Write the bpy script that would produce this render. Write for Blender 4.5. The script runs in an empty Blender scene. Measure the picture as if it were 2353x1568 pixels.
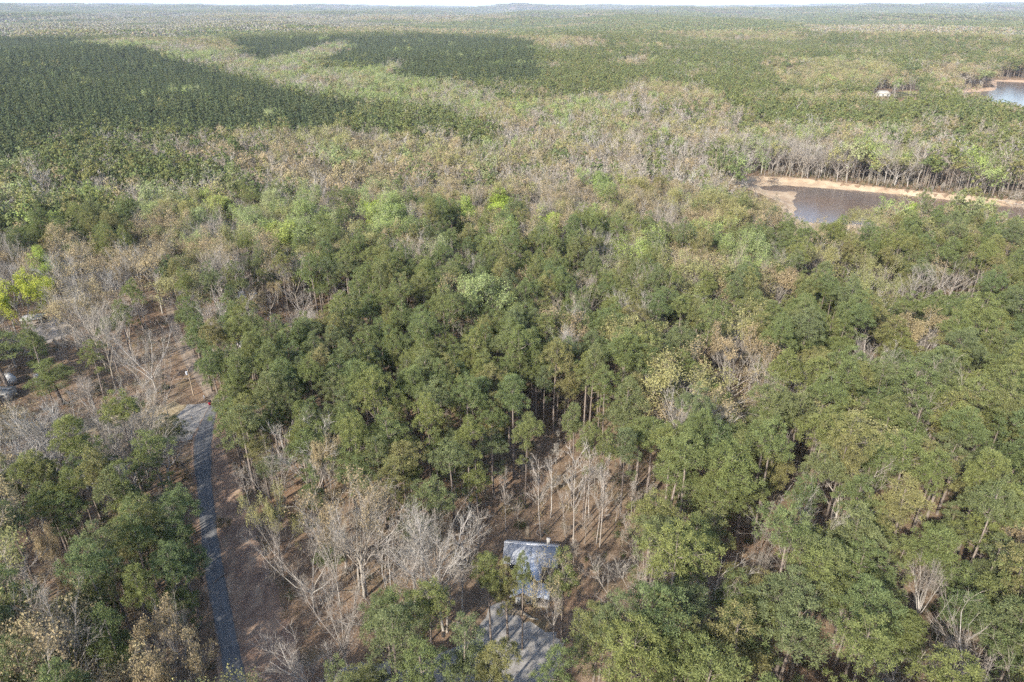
import bpy, math, random
import numpy as np
from mathutils import Vector, Matrix

R = math.radians
rng = np.random.default_rng(11)
random.seed(5)
sc = bpy.context.scene

# ------------------------------------------------------------------ camera, sky, sun, exposure
PITCH = R(26.17); CAM_H = 100.0
FPX, CX, CY = 1568.7, 1176.5, 784.0          # photograph measured on a 2353 x 1568 grid
cam = bpy.data.cameras.new('camera'); cam.lens = 24; cam.sensor_width = 36
cam.clip_start = 1.0; cam.clip_end = 80000
camo = bpy.data.objects.new('camera', cam); sc.collection.objects.link(camo)
camo.location = (0, 0, CAM_H); camo.rotation_euler = (R(90) - PITCH, 0, 0)
sc.camera = camo

SUN_EL, SUN_AZ = R(33), R(216)               # azimuth clockwise from +Y: behind the camera, to the left
world = bpy.data.worlds.new('World'); sc.world = world; world.use_nodes = True
wn = world.node_tree.nodes; wl = world.node_tree.links
sky = wn.new('ShaderNodeTexSky'); sky.sky_type = 'NISHITA'; sky.sun_disc = False
sky.sun_elevation = SUN_EL; sky.sun_rotation = SUN_AZ; sky.air_density = 1.0; sky.dust_density = 1.6; sky.altitude = 150
bg = wn['Background']; bg.inputs[1].default_value = 0.15
wl.new(sky.outputs[0], bg.inputs[0])
sun = bpy.data.lights.new('sun', 'SUN'); sun.energy = 3.7; sun.angle = R(0.6); sun.color = (1, .93, .82)
suno = bpy.data.objects.new('sun', sun); sc.collection.objects.link(suno)
tosun = Vector((math.sin(SUN_AZ) * math.cos(SUN_EL), math.cos(SUN_AZ) * math.cos(SUN_EL), math.sin(SUN_EL)))
suno.rotation_euler = tosun.to_track_quat('Z', 'Y').to_euler()
suno.location = (-200, -250, 300)
sc.view_settings.view_transform = 'Standard'; sc.view_settings.look = 'None'
sc.view_settings.gamma = 1; sc.view_settings.exposure = 1.42
cy = sc.cycles
cy.use_denoising = False; cy.use_adaptive_sampling = True; cy.adaptive_threshold = .025; cy.adaptive_min_samples = 48
cy.max_bounces = 4; cy.diffuse_bounces = 2; cy.glossy_bounces = 2; cy.transmission_bounces = 2; cy.volume_bounces = 0
cy.transparent_max_bounces = 4; cy.caustics_reflective = False; cy.caustics_refractive = False
HAZE_DENSITY = 4.0e-5

# ------------------------------------------------------------------ geometry of the view
CP, SP = math.cos(PITCH), math.sin(PITCH)
def un(x, y, z=0.0):
    dx = (x - CX) / FPX; dy = -(y - CY) / FPX
    d = (dx, CP + dy * SP, -SP + dy * CP)
    t = (z - CAM_H) / d[2]
    return np.array([d[0] * t, d[1] * t, z])
def proj(P):
    P = np.asarray(P, float)
    x, y, z = P[..., 0], P[..., 1], P[..., 2] - CAM_H
    dep = y * CP - z * SP
    up = y * SP + z * CP
    dep = np.maximum(dep, 1e-3)
    return CX + FPX * x / dep, CY - FPX * up / dep, dep
def sstep(a, b, x):
    t = np.clip((x - a) / (b - a), 0, 1); return t * t * (3 - 2 * t)
def waves(x, y, L, seed):
    r = np.random.default_rng(seed); s = 0
    for k in range(5):
        a = r.uniform(0, 6.283); ph = r.uniform(0, 6.283); l = L * r.uniform(.7, 1.5)
        s = s + np.sin((x * np.cos(a) + y * np.sin(a)) * 6.283 / l + ph)
    return s / 2.6
def inpoly(px, py, poly):
    px = np.asarray(px, float); py = np.asarray(py, float)
    c = np.zeros(px.shape, bool); n = len(poly); j = n - 1
    for i in range(n):
        xi, yi = poly[i]; xj, yj = poly[j]
        if yi != yj:
            m = ((yi > py) != (yj > py)) & (px < (xj - xi) * (py - yi) / (yj - yi) + xi)
            c ^= m
        j = i
    return c

WATER_Z = -2.0
COVE_FAR = [(1748, 429), (1800, 427), (1850, 430), (1900, 434), (2000, 442), (2060, 447), (2150, 457), (2250, 468), (2353, 480), (2550, 500), (2900, 540)]
COVE_NEAR = [(2900, 610), (2550, 565), (2353, 535), (2250, 525), (2100, 518), (1980, 516), (1880, 513), (1838, 508), (1826, 495), (1832, 480), (1822, 462), (1835, 448), (1830, 440), (1790, 440), (1755, 436)]
COVE = [tuple(un(x, y, WATER_Z)[:2]) for x, y in COVE_FAR + COVE_NEAR]
SHORE_OUT_FAR = [(1690, 410), (1740, 408), (1800, 411), (1850, 414), (1900, 419), (2000, 431), (2060, 437), (2150, 446), (2250, 456), (2353, 466), (2550, 486), (2900, 524)]
SHORE_OUT_NEAR = [(2900, 635), (2550, 585), (2353, 550), (2250, 540), (2100, 532), (1980, 530), (1880, 527), (1826, 520), (1812, 503), (1813, 484), (1800, 460), (1750, 441), (1712, 424)]
SHORE = [tuple(un(x, y, 0)[:2]) for x, y in SHORE_OUT_FAR + SHORE_OUT_NEAR]
LAKE_IMG = [(2292, 187), (2353, 190), (2600, 205), (2900, 225), (2900, 330), (2600, 285), (2400, 262), (2300, 240), (2225, 222), (2205, 214), (2282, 209), (2291, 203)]
LAKE = [tuple(un(x, y, WATER_Z)[:2]) for x, y in LAKE_IMG]
LAKE_OUT_IMG = [(2275, 182), (2353, 185), (2600, 199), (2900, 218), (2900, 350), (2600, 296), (2400, 270), (2290, 247), (2210, 228), (2180, 214), (2200, 209), (2278, 203), (2284, 196)]
LAKE_OUT = [tuple(un(x, y, 0)[:2]) for x, y in LAKE_OUT_IMG]
LC = np.mean(LAKE, axis=0)

def terrain(x, y, carve=True):
    x = np.asarray(x, float); y = np.asarray(y, float)
    d = np.hypot(x, y)
    h = sstep(350, 1300, d) * 8 * waves(x, y, 620, 3)
    h = h + sstep(1300, 4500, d) * 20 * waves(x, y, 1700, 7) + sstep(4500, 14000, d) * 42 * waves(x, y, 4200, 9)
    ang = np.abs(np.arctan2(x, np.maximum(y, 1)))
    h = h + sstep(5000, 16000, d) * (30 + 60 * np.clip(ang / .63, 0, 1.3) ** 2)
    flat = sstep(250, 620, np.hypot(x - LC[0], y - LC[1]))
    flat2 = sstep(200, 420, np.hypot(x - 250, y - 400))
    h = h * flat * flat2
    if carve:
        h = np.where(inpoly(x, y, SHORE) | inpoly(x, y, LAKE_OUT), -6.0, h)
    return h

# ------------------------------------------------------------------ materials
MATS = {}
def mat(name, build):
    if name in MATS: return MATS[name]
    m = bpy.data.materials.new(name); m.use_nodes = True
    nt = m.node_tree; nt.nodes.clear()
    out = nt.nodes.new('ShaderNodeOutputMaterial')
    build(nt, out); MATS[name] = m
    return m
def N(nt, t, **kw):
    n = nt.nodes.new(t)
    for k, v in kw.items(): setattr(n, k, v)
    return n
def ramp(nt, fac, stops):
    r = N(nt, 'ShaderNodeValToRGB'); e = r.color_ramp.elements
    while len(e) < len(stops): e.new(.5)
    for i, (p, c) in enumerate(stops):
        e[i].position = p; e[i].color = (*c, 1)
    nt.links.new(fac, r.inputs[0]); return r.outputs[0]
def noise(nt, scale, detail=3, coord=None, rough=.55):
    n = N(nt, 'ShaderNodeTexNoise'); n.inputs['Scale'].default_value = scale
    n.inputs['Detail'].default_value = detail; n.inputs['Roughness'].default_value = rough
    if coord is not None: nt.links.new(coord, n.inputs['Vector'])
    return n.outputs[0]
def mixc(nt, a, b, f, mode='MIX'):
    m = N(nt, 'ShaderNodeMix', data_type='RGBA', blend_type=mode)
    for s, v in ((6, a), (7, b)):
        if isinstance(v, tuple): m.inputs[s].default_value = (*v, 1)
        else: nt.links.new(v, m.inputs[s])
    if isinstance(f, (int, float)): m.inputs[0].default_value = f
    else: nt.links.new(f, m.inputs[0])
    return m.outputs[2]
def leaf_mat(name, stops, trans=.22, clump=.55, clump_scale=.7):
    def b(nt, out):
        oi = N(nt, 'ShaderNodeObjectInfo'); tc = N(nt, 'ShaderNodeTexCoord')
        c = ramp(nt, oi.outputs['Random'], stops)
        n = noise(nt, clump_scale, 2, tc.outputs['Object'])
        v = ramp(nt, n, [(.32, (1 - clump * .5,) * 3), (.68, (1 + clump * .45,) * 3)])
        c = mixc(nt, c, v, 1.0, 'MULTIPLY')
        d = N(nt, 'ShaderNodeBsdfDiffuse'); t = N(nt, 'ShaderNodeBsdfTranslucent')
        nt.links.new(c, d.inputs[0]); nt.links.new(c, t.inputs[0])
        mx = N(nt, 'ShaderNodeMixShader'); mx.inputs[0].default_value = trans
        nt.links.new(d.outputs[0], mx.inputs[1]); nt.links.new(t.outputs[0], mx.inputs[2])
        nt.links.new(mx.outputs[0], out.inputs[0])
    return mat(name, b)
def bark_mat(name, stops):
    def b(nt, out):
        oi = N(nt, 'ShaderNodeObjectInfo'); tc = N(nt, 'ShaderNodeTexCoord')
        c = ramp(nt, oi.outputs['Random'], stops)
        n = noise(nt, 1.6, 3, tc.outputs['Object'])
        c = mixc(nt, c, ramp(nt, n, [(.3, (.7,) * 3), (.7, (1.2,) * 3)]), 1.0, 'MULTIPLY')
        d = N(nt, 'ShaderNodeBsdfDiffuse'); nt.links.new(c, d.inputs[0]); nt.links.new(d.outputs[0], out.inputs[0])
    return mat(name, b)
def surf_mat(name, stops, scale=1.0, rough=.9, detail=5, bump=0.0, metallic=0.0, stretch=None, coord='Object', spec=.3):
    def b(nt, out):
        tc = N(nt, 'ShaderNodeTexCoord'); v = tc.outputs[coord]
        if stretch:
            mp = N(nt, 'ShaderNodeMapping'); mp.inputs['Scale'].default_value = stretch
            nt.links.new(v, mp.inputs['Vector']); v = mp.outputs[0]
        n = noise(nt, scale, detail, v)
        p = N(nt, 'ShaderNodeBsdfPrincipled'); p.inputs['Roughness'].default_value = rough
        p.inputs['Metallic'].default_value = metallic; p.inputs['Specular IOR Level'].default_value = spec
        nt.links.new(ramp(nt, n, stops), p.inputs['Base Color'])
        if bump:
            bp = N(nt, 'ShaderNodeBump'); bp.inputs['Strength'].default_value = bump
            nt.links.new(n, bp.inputs['Height']); nt.links.new(bp.outputs[0], p.inputs['Normal'])
        nt.links.new(p.outputs[0], out.inputs[0])
    return mat(name, b)

M_PINE = leaf_mat('pine_needles', [(0, (.158, .182, .068)), (.2, (.130, .164, .072)), (.45, (.182, .196, .070)), (.7, (.138, .162, .080)), (.9, (.192, .194, .076)), (1, (.205, .184, .086))], .3)
M_PLANT = leaf_mat('plantation_needles', [(0, (.086, .112, .060)), (.5, (.100, .122, .060)), (1, (.114, .128, .058))], .3)
M_TAN = leaf_mat('tan_buds', [(0, (.285, .225, .135)), (.5, (.315, .255, .15)), (1, (.27, .23, .125))], .3)
M_OLIVE = leaf_mat('olive_buds', [(0, (.26, .245, .10)), (.5, (.275, .26, .12)), (1, (.225, .23, .10))], .3)
M_GREEN = leaf_mat('spring_leaves', [(0, (.27, .33, .10)), (.4, (.25, .295, .13)), (.7, (.285, .305, .15)), (1, (.22, .28, .095))], .35)
M_YELLOW = leaf_mat('yellow_green_leaves', [(0, (.36, .39, .07)), (1, (.36, .39, .07))], .35)
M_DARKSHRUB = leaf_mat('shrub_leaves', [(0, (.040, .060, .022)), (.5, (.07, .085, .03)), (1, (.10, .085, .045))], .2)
M_PBARK = bark_mat('pine_bark', [(0, (.17, .142, .118)), (.5, (.215, .18, .155)), (1, (.135, .112, .095))])
M_HBARK = bark_mat('hardwood_bark', [(0, (.34, .315, .28)), (.3, (.285, .25, .215)), (.55, (.38, .355, .32)), (.8, (.30, .26, .205)), (1, (.43, .41, .385))])
M_TWIGS = bark_mat('hardwood_twigs', [(0, (.265, .24, .205)), (.3, (.235, .20, .165)), (.55, (.285, .265, .23)), (.8, (.265, .225, .165)), (1, (.30, .285, .255))])
M_WBARK = bark_mat('pale_bark', [(0, (.27, .24, .21)), (.5, (.32, .29, .258)), (1, (.37, .345, .315))])
M_LIME = leaf_mat('lime_leaves', [(0, (.33, .42, .075)), (.5, (.30, .37, .10)), (1, (.36, .40, .12))], .35)

# ------------------------------------------------------------------ mesh helpers
def mk_mesh(name, V, T, mats, MI=None, smooth=False):
    V = np.asarray(V, np.float32); T = np.asarray(T, np.int32)
    me = bpy.data.meshes.new(name)
    me.vertices.add(len(V)); me.vertices.foreach_set('co', V.ravel())
    me.loops.add(len(T) * 3); me.loops.foreach_set('vertex_index', T.ravel())
    me.polygons.add(len(T)); me.polygons.foreach_set('loop_start', np.arange(0, len(T) * 3, 3, dtype=np.int32))
    for m in mats: me.materials.append(m)
    if MI is not None: me.polygons.foreach_set('material_index', np.asarray(MI, np.int32))
    if smooth: me.polygons.foreach_set('use_smooth', np.ones(len(T), bool))
    me.update(); me.validate()
    return me
class Geo:
    def __init__(s): s.V = []; s.T = []; s.n = 0
    def add(s, V, T):
        V = np.asarray(V, float).reshape(-1, 3); T = np.asarray(T, int).reshape(-1, 3)
        s.V.append(V); s.T.append(T + s.n); s.n += len(V)
    def get(s):
        if not s.V: return np.zeros((0, 3)), np.zeros((0, 3), int)
        return np.vstack(s.V), np.vstack(s.T)
    def box(s, lo, hi):
        x0, y0, z0 = lo; x1, y1, z1 = hi
        v = [(x0, y0, z0), (x1, y0, z0), (x1, y1, z0), (x0, y1, z0), (x0, y0, z1), (x1, y0, z1), (x1, y1, z1), (x0, y1, z1)]
        q = [(0, 3, 2, 1), (4, 5, 6, 7), (0, 1, 5, 4), (1, 2, 6, 5), (2, 3, 7, 6), (3, 0, 4, 7)]
        s.add(v, [t for a, b, c, d in q for t in ((a, b, c), (a, c, d))])
    def slab(s, pts, thick):
        """a flat panel through pts (convex, counter-clockwise from above), thickened downwards"""
        n = len(pts); P = np.asarray(pts, float); Q = P - np.array([0, 0, thick])
        t = [(0, i, i + 1) for i in range(1, n - 1)] + [(n, n + i + 1, n + i) for i in range(1, n - 1)]
        for i in range(n):
            j = (i + 1) % n; t += [(i, n + i, n + j), (i, n + j, j)]
        s.add(np.vstack([P, Q]), t)
    def tube(s, pts, rad, sides=5):
        pts = np.asarray(pts, float); k = len(pts)
        d = pts[-1] - pts[0]; d = d / (np.linalg.norm(d) + 1e-9)
        a = np.cross(d, (0.31, 0.2, 0.93) if abs(d[2]) < .9 else (1, 0, 0)); a /= np.linalg.norm(a); b = np.cross(d, a)
        th = np.arange(sides) * 6.283185 / sides
        ring = np.cos(th)[:, None] * a + np.sin(th)[:, None] * b
        V = (pts[:, None, :] + ring[None] * np.asarray(rad, float)[:, None, None]).reshape(-1, 3)
        T = []
        for i in range(k - 1):
            for j in range(sides):
                p, q = i * sides + j, i * sides + (j + 1) % sides
                T += [(p, q, q + sides), (p, q + sides, p + sides)]
        s.add(V, T)
    def disc(s, c, r, n=10):
        th = np.arange(n) * 6.283185 / n
        V = np.vstack([[c], np.stack([c[0] + r * np.cos(th), c[1] + r * np.sin(th), np.full(n, c[2])], 1)])
        s.add(V, [(0, 1 + i, 1 + (i + 1) % n) for i in range(n)])
def unit(v): return v / (np.linalg.norm(v, axis=-1, keepdims=True) + 1e-9)
def blades(g, C, D, rad, w, r):
    """C (n,3) centres, D (n,3) directions: one triangle each, narrow at the foot and wide at the tip"""
    n = len(C)
    side = unit(np.cross(D, r.normal(size=(n, 3)))) * (w * r.uniform(.6, 1.3, n))[:, None]
    tip = C + D * rad[:, None]
    foot = C + D * (rad * .15)[:, None]
    V = np.stack([foot, tip + side, tip - side], 1).reshape(-1, 3)
    g.add(V, np.arange(3 * n).reshape(n, 3))
def leaves(g, C, size, r):
    n = len(C)
    a = unit(r.normal(size=(n, 3))); b = unit(np.cross(a, r.normal(size=(n, 3))))
    sz = (size * r.uniform(.6, 1.4, n))[:, None]
    V = np.stack([C - a * sz * .5, C + a * sz * .5 + b * sz * .15, C + b * sz * .8], 1).reshape(-1, 3)
    g.add(V, np.arange(3 * n).reshape(n, 3))

def shells(g, C, D, size, jit, r):
    """small triangles lying roughly across D, like the outside of a leafy mass"""
    n = len(C); nn = unit(D + r.normal(size=(n, 3)) * jit)
    a = unit(np.cross(nn, r.normal(size=(n, 3)))); b = np.cross(nn, a)
    sz = (size * r.uniform(.6, 1.35, n))[:, None]
    V = np.stack([C - a * sz * .55 - b * sz * .3, C + a * sz * .55 - b * sz * .3, C + b * sz * .62], 1).reshape(-1, 3)
    g.add(V, np.arange(3 * n).reshape(n, 3))

# ------------------------------------------------------------------ tree shapes (unit: metres, base at origin)
def pine_geo(seed, h=22, cr=3.9, cb=.56, lod=0, cone=0.0):
    """straight trunk, rising limbs, and a crown of several domed lobes, each covered with needle clumps"""
    r = np.random.default_rng(seed); tr = Geo(); cr_g = Geo()
    bend = r.normal(size=2) * .4
    def axis(t): return np.array([bend[0] * t * t + .12 * math.sin(5 * t + seed), bend[1] * t * t, h * t])
    n = 7 if lod == 0 else 3
    ts = np.linspace(0, .9, n)
    tr.tube([axis(t) for t in ts], [.27 * (1 - t) ** .8 + .03 for t in ts], 6 if lod == 0 else 3)
    lobes = []
    ch = h * (1 - cb)
    if cone > 0:
        for k in range(5):
            u = k / 4
            R_ = cr * (1 - .78 * u); c = axis(cb + (1 - cb) * (.12 + .74 * u)) + np.array([r.normal() * .25, r.normal() * .25, 0])
            lobes.append((c, R_, ch * .26, int((11 if lod == 0 else 5) * (1 - .6 * u)) + 1))
    else:
        nl = int(r.integers(4, 7)) if lod == 0 else 4
        for k in range(nl):
            az = k * 6.283 / nl + r.normal() * .35
            off = cr * r.uniform(.38, .58); R_ = cr * r.uniform(.46, .64)
            z = cb + (1 - cb) * r.uniform(.22, .66)
            lobes.append((axis(z) + np.array([math.cos(az) * off, math.sin(az) * off, 0]), R_, R_ * r.uniform(.62, .85), 13 if lod == 0 else 5))
        lobes.append((axis(cb + (1 - cb) * .72), cr * r.uniform(.42, .56), ch * .26, 12 if lod == 0 else 4))
        if lod == 0:
            for k in range(int(r.integers(1, 4))):   # small lower boughs
                az = r.uniform(0, 6.28); off = cr * r.uniform(.3, .75)
                lobes.append((axis(cb - r.uniform(-.06, .1)) + np.array([math.cos(az) * off, math.sin(az) * off, 0]), cr * .28, .6, 4))
    cen = []; rad = []; nrm = []
    for c, R_, H_, m in lobes:
        if lod == 0:
            t0 = max(cb - .12, min(.86, (c[2] - .25 * R_ - .35 * np.hypot(*(c - axis(.7))[:2])) / h))
            p0 = axis(t0); mid = p0 + (c - p0) * .55 + (0, 0, -.12 * R_)
            tr.tube([p0, mid, c], [.085, .06, .03], 4)
        for k in range(m):
            u = (k + .5) / m
            el = 1 - 1.18 * u                       # from the top of the dome to just below its rim
            az = k * 2.399 + seed + r.normal() * .25
            rr_ = math.sqrt(max(0, 1 - min(1, abs(el)) ** 2)); j = r.uniform(.84, 1.1)
            d = np.array([math.cos(az) * rr_, math.sin(az) * rr_, el])
            p = c + d * (R_, R_, H_) * j
            if lod == 0 and k % 2 == 0: tr.tube([c + (0, 0, -.1 * H_), c + (p - c) * .9], [.032, .012], 3)
            cen.append(p); nrm.append(d); rad.append(r.uniform(.5, .82) * (1.0 if lod == 0 else 1.75))
    cen = np.array(cen); rad = np.array(rad); nrm = np.array(nrm)
    K = 120 if lod == 0 else 24
    P = len(cen)
    D = unit(r.normal(size=(P, K, 3)) * .8 + nrm[:, None] * .75 + (0, 0, .35))
    sq = np.array([1.1, 1.1, .66])
    C = np.repeat(cen[:, None], K, 1) + D * sq * (rad[:, None, None] * r.uniform(.35, 1.0, (P, K, 1)))
    C = C.reshape(-1, 3); D = D.reshape(-1, 3)
    if lod == 0:
        h_ = r.random(len(C)) < .45
        shells(cr_g, C[h_], D[h_], .17, .55, r)
        D2 = unit(D[~h_] + r.normal(size=D[~h_].shape) * .4)
        blades(cr_g, C[~h_], D2, r.uniform(.26, .46, len(D2)), .045, r)
    else:
        shells(cr_g, C, unit(D + np.repeat(nrm, K, 0) * .4), .66, .5, r)
    return tr.get(), cr_g.get()

def hardwood_geo(seed, h=18, spread=1.0, fork=.38, leaf=0, leaf_size=.3, lod=0, slim=False, dome=False, shell=40, thick=1.0):
    """returns trunk, branches, leaves"""
    r = np.random.default_rng(seed); tr = Geo(); br = Geo(); tw = Geo(); lf = Geo()
    tips = []
    def grow(p, d, L, rad, lev, g, sides, seg):
        pts = [p]; dd = d.copy()
        for k in range(seg):
            up = .12 if lev < 3 else .06
            dd = unit(dd + r.normal(size=3) * (.13 if lev else .05) + (0, 0, up))
            pts.append(pts[-1] + dd * L / seg)
        k = len(pts)
        end = (.55 if not slim else .18) if lev == 0 else .3
        g.tube(pts, [rad * (1 - (1 - end) * i / (k - 1)) for i in range(k)], sides)
        return np.array(pts), dd
    def side_dir(d, ang):
        a = unit(np.cross(d, r.normal(size=3))); return unit(d * math.cos(ang) + a * math.sin(ang))
    sp = lambda pts, f: pts[0] + 0 if f <= 0 else np.array([np.interp(f * (len(pts) - 1), np.arange(len(pts)), pts[:, j]) for j in range(3)])
    Lt = h * (fork if not slim else .82)
    trunk, td = grow(np.zeros(3), unit(np.array([r.normal() * .05, r.normal() * .05, 1])), Lt, .0115 * h + .04 if not slim else .0072 * h + .03, 0, tr, 6 if lod == 0 else 3, 5 if lod == 0 else 2)
    n1 = 7 if not slim else 18
    if lod: n1 = 6 if not slim else 8
    lims = []
    for i in range(n1):
        f = (r.uniform(.62, 1.0) if i >= 2 else 1.0) if not slim else r.uniform(.38, 1.0)
        ang = R(r.uniform(14, 52)) * spread if not slim else R(r.uniform(30, 60))
        az = i * 2.399 + r.normal() * .3
        d = unit(np.array([math.cos(az) * math.sin(ang), math.sin(az) * math.sin(ang), math.cos(ang)]))
        L = (h - Lt * f) * r.uniform(.72, .95) / max(math.cos(ang) ** .55, .6) * (1 if not slim else .0) + (h * .26 * r.uniform(.5, 1.15) * (1.3 - f * .75) if slim else 0)
        if dome: L *= .62
        pts, dd = grow(sp(trunk, f), d, L, (.0062 * h * thick if not slim else .0028 * h), 1, tr, 4 if lod == 0 else 3, 4 if lod == 0 else 2)
        lims.append((pts, L))
    if slim:
        lims.append((trunk[-3:] if lod == 0 else trunk[-2:], h * .2))
    for pts, L in lims:
        n2 = (7 if not slim else 4) if lod == 0 else (4 if not slim else 3)
        for j in range(n2):
            f = r.uniform(.25, 1.0)
            d = unit(pts[-1] - pts[0])
            d2 = unit(side_dir(d, R(r.uniform(20, 55))) + (0, 0, .18))
            L2 = L * r.uniform(.28, .5) * (1.15 - .45 * f)
            p2, _ = grow(sp(pts, f), d2, L2, (.0021 * h * thick if not slim else .0020 * h) if lod == 0 else .0045 * h, 2, br, 3, 3 if lod == 0 else 1)
            n3 = (6 if not slim else 3) if lod == 0 else 4
            for k in range(n3):
                f3 = r.uniform(.2, 1.0)
                d3 = side_dir(unit(p2[-1] - p2[0]), R(r.uniform(18, 50))); d3 = unit(d3 + (0, 0, .15))
                L3 = L2 * r.uniform(.35, .65)
                if lod == 0:
                    p3, _ = grow(sp(p2, f3), d3, L3, .02 * thick if not slim else .017, 3, br, 3, 1)
                else:
                    q = sp(p2, f3); p3 = np.array([q, q + d3 * L3])
                tips.append((p3[0], p3[-1], d3, L3))
    A = np.array([t[0] for t in tips]); B = np.array([t[1] for t in tips]); D = np.array([t[2] for t in tips]); LL = np.array([t[3] for t in tips])
    K = (5 if not slim else 3) if lod == 0 else 2
    n = len(A)
    f = r.uniform(.25, 1.05, (n, K, 1))
    P = A[:, None] + (B - A)[:, None] * f
    dd = unit(D[:, None] + r.normal(size=(n, K, 3)) * .55 + (0, 0, .12))
    ln = np.clip(LL[:, None] * r.uniform(.45, .9, (n, K)), .35, 1.5)
    P = P.reshape(-1, 3); dd = dd.reshape(-1, 3); ln = ln.ravel()
    w = .018 * thick if lod == 0 else .10
    side = unit(np.cross(dd, r.normal(size=dd.shape))) * w
    E = P + dd * ln[:, None]
    V = np.stack([P - side, P + side, E], 1).reshape(-1, 3)
    tw.add(V, np.arange(len(V)).reshape(-1, 3))
    if leaf:
        c0 = np.array([np.median(E[:, 0]), np.median(E[:, 1]), np.percentile(E[:, 2], 30)])
        rel = (E - c0) / (np.percentile(np.abs(E - c0), 92, axis=0) + 1e-6)
        out_ = np.linalg.norm(rel, axis=1) + .35 * rel[:, 2]
        Eo = E[out_ > np.percentile(out_, shell)]
        C = np.repeat(Eo, leaf, 0) + r.normal(size=(len(Eo) * leaf, 3)) * (.38 if lod == 0 else .6)
        shells(lf, C, unit((C - c0) * (1, 1, 1.2)), leaf_size, .8 if lod == 0 else .45, r)
    return tr.get(), br.get(), tw.get(), lf.get()

def cat(parts):
    V = []; T = []; M = []; n = 0
    for (v, t), mi in parts:
        if len(t) == 0: continue
        V.append(v); T.append(t + n); M.append(np.full(len(t), mi)); n += len(v)
    return np.vstack(V), np.vstack(T), np.concatenate(M)

PROTO = {}     # kind -> list of dict(trunk=mesh, crown=mesh, h, r)
FAR = {}       # kind -> list of single meshes for the mass of the forest
def reg(kind, tr, parts_crown, mats_tr, mats_cr, name, h, cr, lod0=True):
    allp = [(tr, 0)] + [(g, i + 1) for g, i in parts_crown]
    V, T, M = cat(allp)
    FAR.setdefault((kind, 0 if lod0 else 1), []).append(mk_mesh(name + '_mass', V, T, mats_tr + mats_cr, M))
    if lod0:
        tm = mk_mesh(name + '_trunk', tr[0], tr[1], mats_tr, smooth=True)
        V, T, M = cat(parts_crown)
        cm = mk_mesh(name + '_crown', V, T, mats_cr, M)
        PROTO.setdefault(kind, []).append(dict(trunk=tm, crown=cm, h=h, r=cr))
def reg_hard(kind, leafmat, variants, leaf, leaf_size, lod0=True, shell=40, thick=1.0, bark=None, twig=None):
    for seed, h, spread, fork, slim, dome in variants:
        t, b, w_, l = hardwood_geo(seed, h, spread, fork, leaf, leaf_size, 0 if lod0 else 1, slim, dome, shell, thick)
        pc = [(b, 0), (w_, 1)] + ([(l, 2)] if leaf else [])
        pts = b[0]; cr = float(np.percentile(np.hypot(pts[:, 0], pts[:, 1]), 92))
        hh = float(np.percentile(pts[:, 2], 99))
        reg(kind, t, pc, [bark or M_HBARK], [bark or M_HBARK, twig or M_TWIGS] + ([leafmat] if leaf else []), kind, hh, cr, lod0)

YARD_SUN = [(-8, 66), (-2, 62), (10, 78), (13, 92), (-5, 92), (-6, 80)]
for i, (h, c, cb) in enumerate([(23, 3.6, .54), (21, 3.1, .48), (24, 3.8, .57), (20, 3.4, .44), (22, 2.9, .6), (23.5, 4.2, .57), (19, 2.8, .4), (22.5, 3.4, .64)]):
    t, c_ = pine_geo(100 + i, h, c, cb); reg('pine', t, [(c_, 0)], [M_PBARK], [M_PINE], 'pine', h, c)
for i, (h, c, cb) in enumerate([(22, 3.5, .5), (20, 3.1, .45), (24, 3.8, .55), (21, 3.4, .5)]):
    t, c_ = pine_geo(200 + i, h, c, cb, lod=1); reg('pine', t, [(c_, 0)], [M_PBARK], [M_PINE], 'pine', h, c, False)
for i, (h, c, cb) in enumerate([(18, 2.9, .35), (19, 2.7, .4), (17, 3.0, .3)]):
    t, c_ = pine_geo(220 + i, h, c, cb, cone=1); reg('plant', t, [(c_, 0)], [M_PBARK], [M_PLANT], 'plantation_pine', h, c)
    t, c_ = pine_geo(230 + i, h, c, cb, lod=1, cone=1); reg('plant', t, [(c_, 0)], [M_PBARK], [M_PLANT], 'plantation_pine', h, c, False)
BV = [(301, 20, 1.0, .36, False, False), (302, 18, .8, .42, False, False), (303, 21, .7, .46, False, False), (304, 17, 1.15, .33, False, False), (305, 19, .6, .4, False, False), (306, 19, .9, .3, False, False)]
SV = [(321, 17, 1, .4, True, False), (322, 19, 1, .4, True, False), (323, 15, 1, .4, True, False)]
reg_hard('bare', None, BV, 0, 0)
reg_hard('white', None, BV, 0, 0, True, 40, 1.1, M_WBARK, M_TWIGS)
reg_hard('slim', None, SV, 0, 0, True, 40, 1.0, M_WBARK, M_TWIGS)
reg_hard('bare', None, BV[:4], 0, 0, False); reg_hard('slim', None, SV[:2], 0, 0, False)
TV = [(401, 18, 1.15, .35, False, False), (402, 17, 1.0, .4, False, False), (403, 19, .9, .38, False, False), (404, 17, 1.25, .34, False, False)]
reg_hard('tan', M_TAN, TV, 7, .25, True, 50); reg_hard('tan', M_TAN, TV[:3], 8, .5, False, 50)
OV = [(451, 18, 1.0, .36, False, False), (452, 19, .85, .38, False, False), (453, 17, 1.15, .34, False, False)]
reg_hard('olive', M_OLIVE, OV, 9, .26, True, 40); reg_hard('olive', M_OLIVE, OV[:2], 9, .5, False, 45)
GV = [(501, 18, .8, .34, False, False), (502, 19, .65, .36, False, False), (503, 17, .95, .32, False, False)]
reg_hard('green', M_GREEN, GV, 8, .27, True, 30); reg_hard('green', M_GREEN, GV[:3], 10, .55, False, 30)
reg_hard('lime', M_LIME, GV, 11, .29, True, 15)
reg_hard('oak', M_TAN, TV, 13, .29, True, 45, 1.3, M_WBARK, M_HBARK)
reg_hard('yardoak', M_TAN, TV[1:2], 4, .24, True, 68, 1.3, M_WBARK, M_TWIGS)
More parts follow.
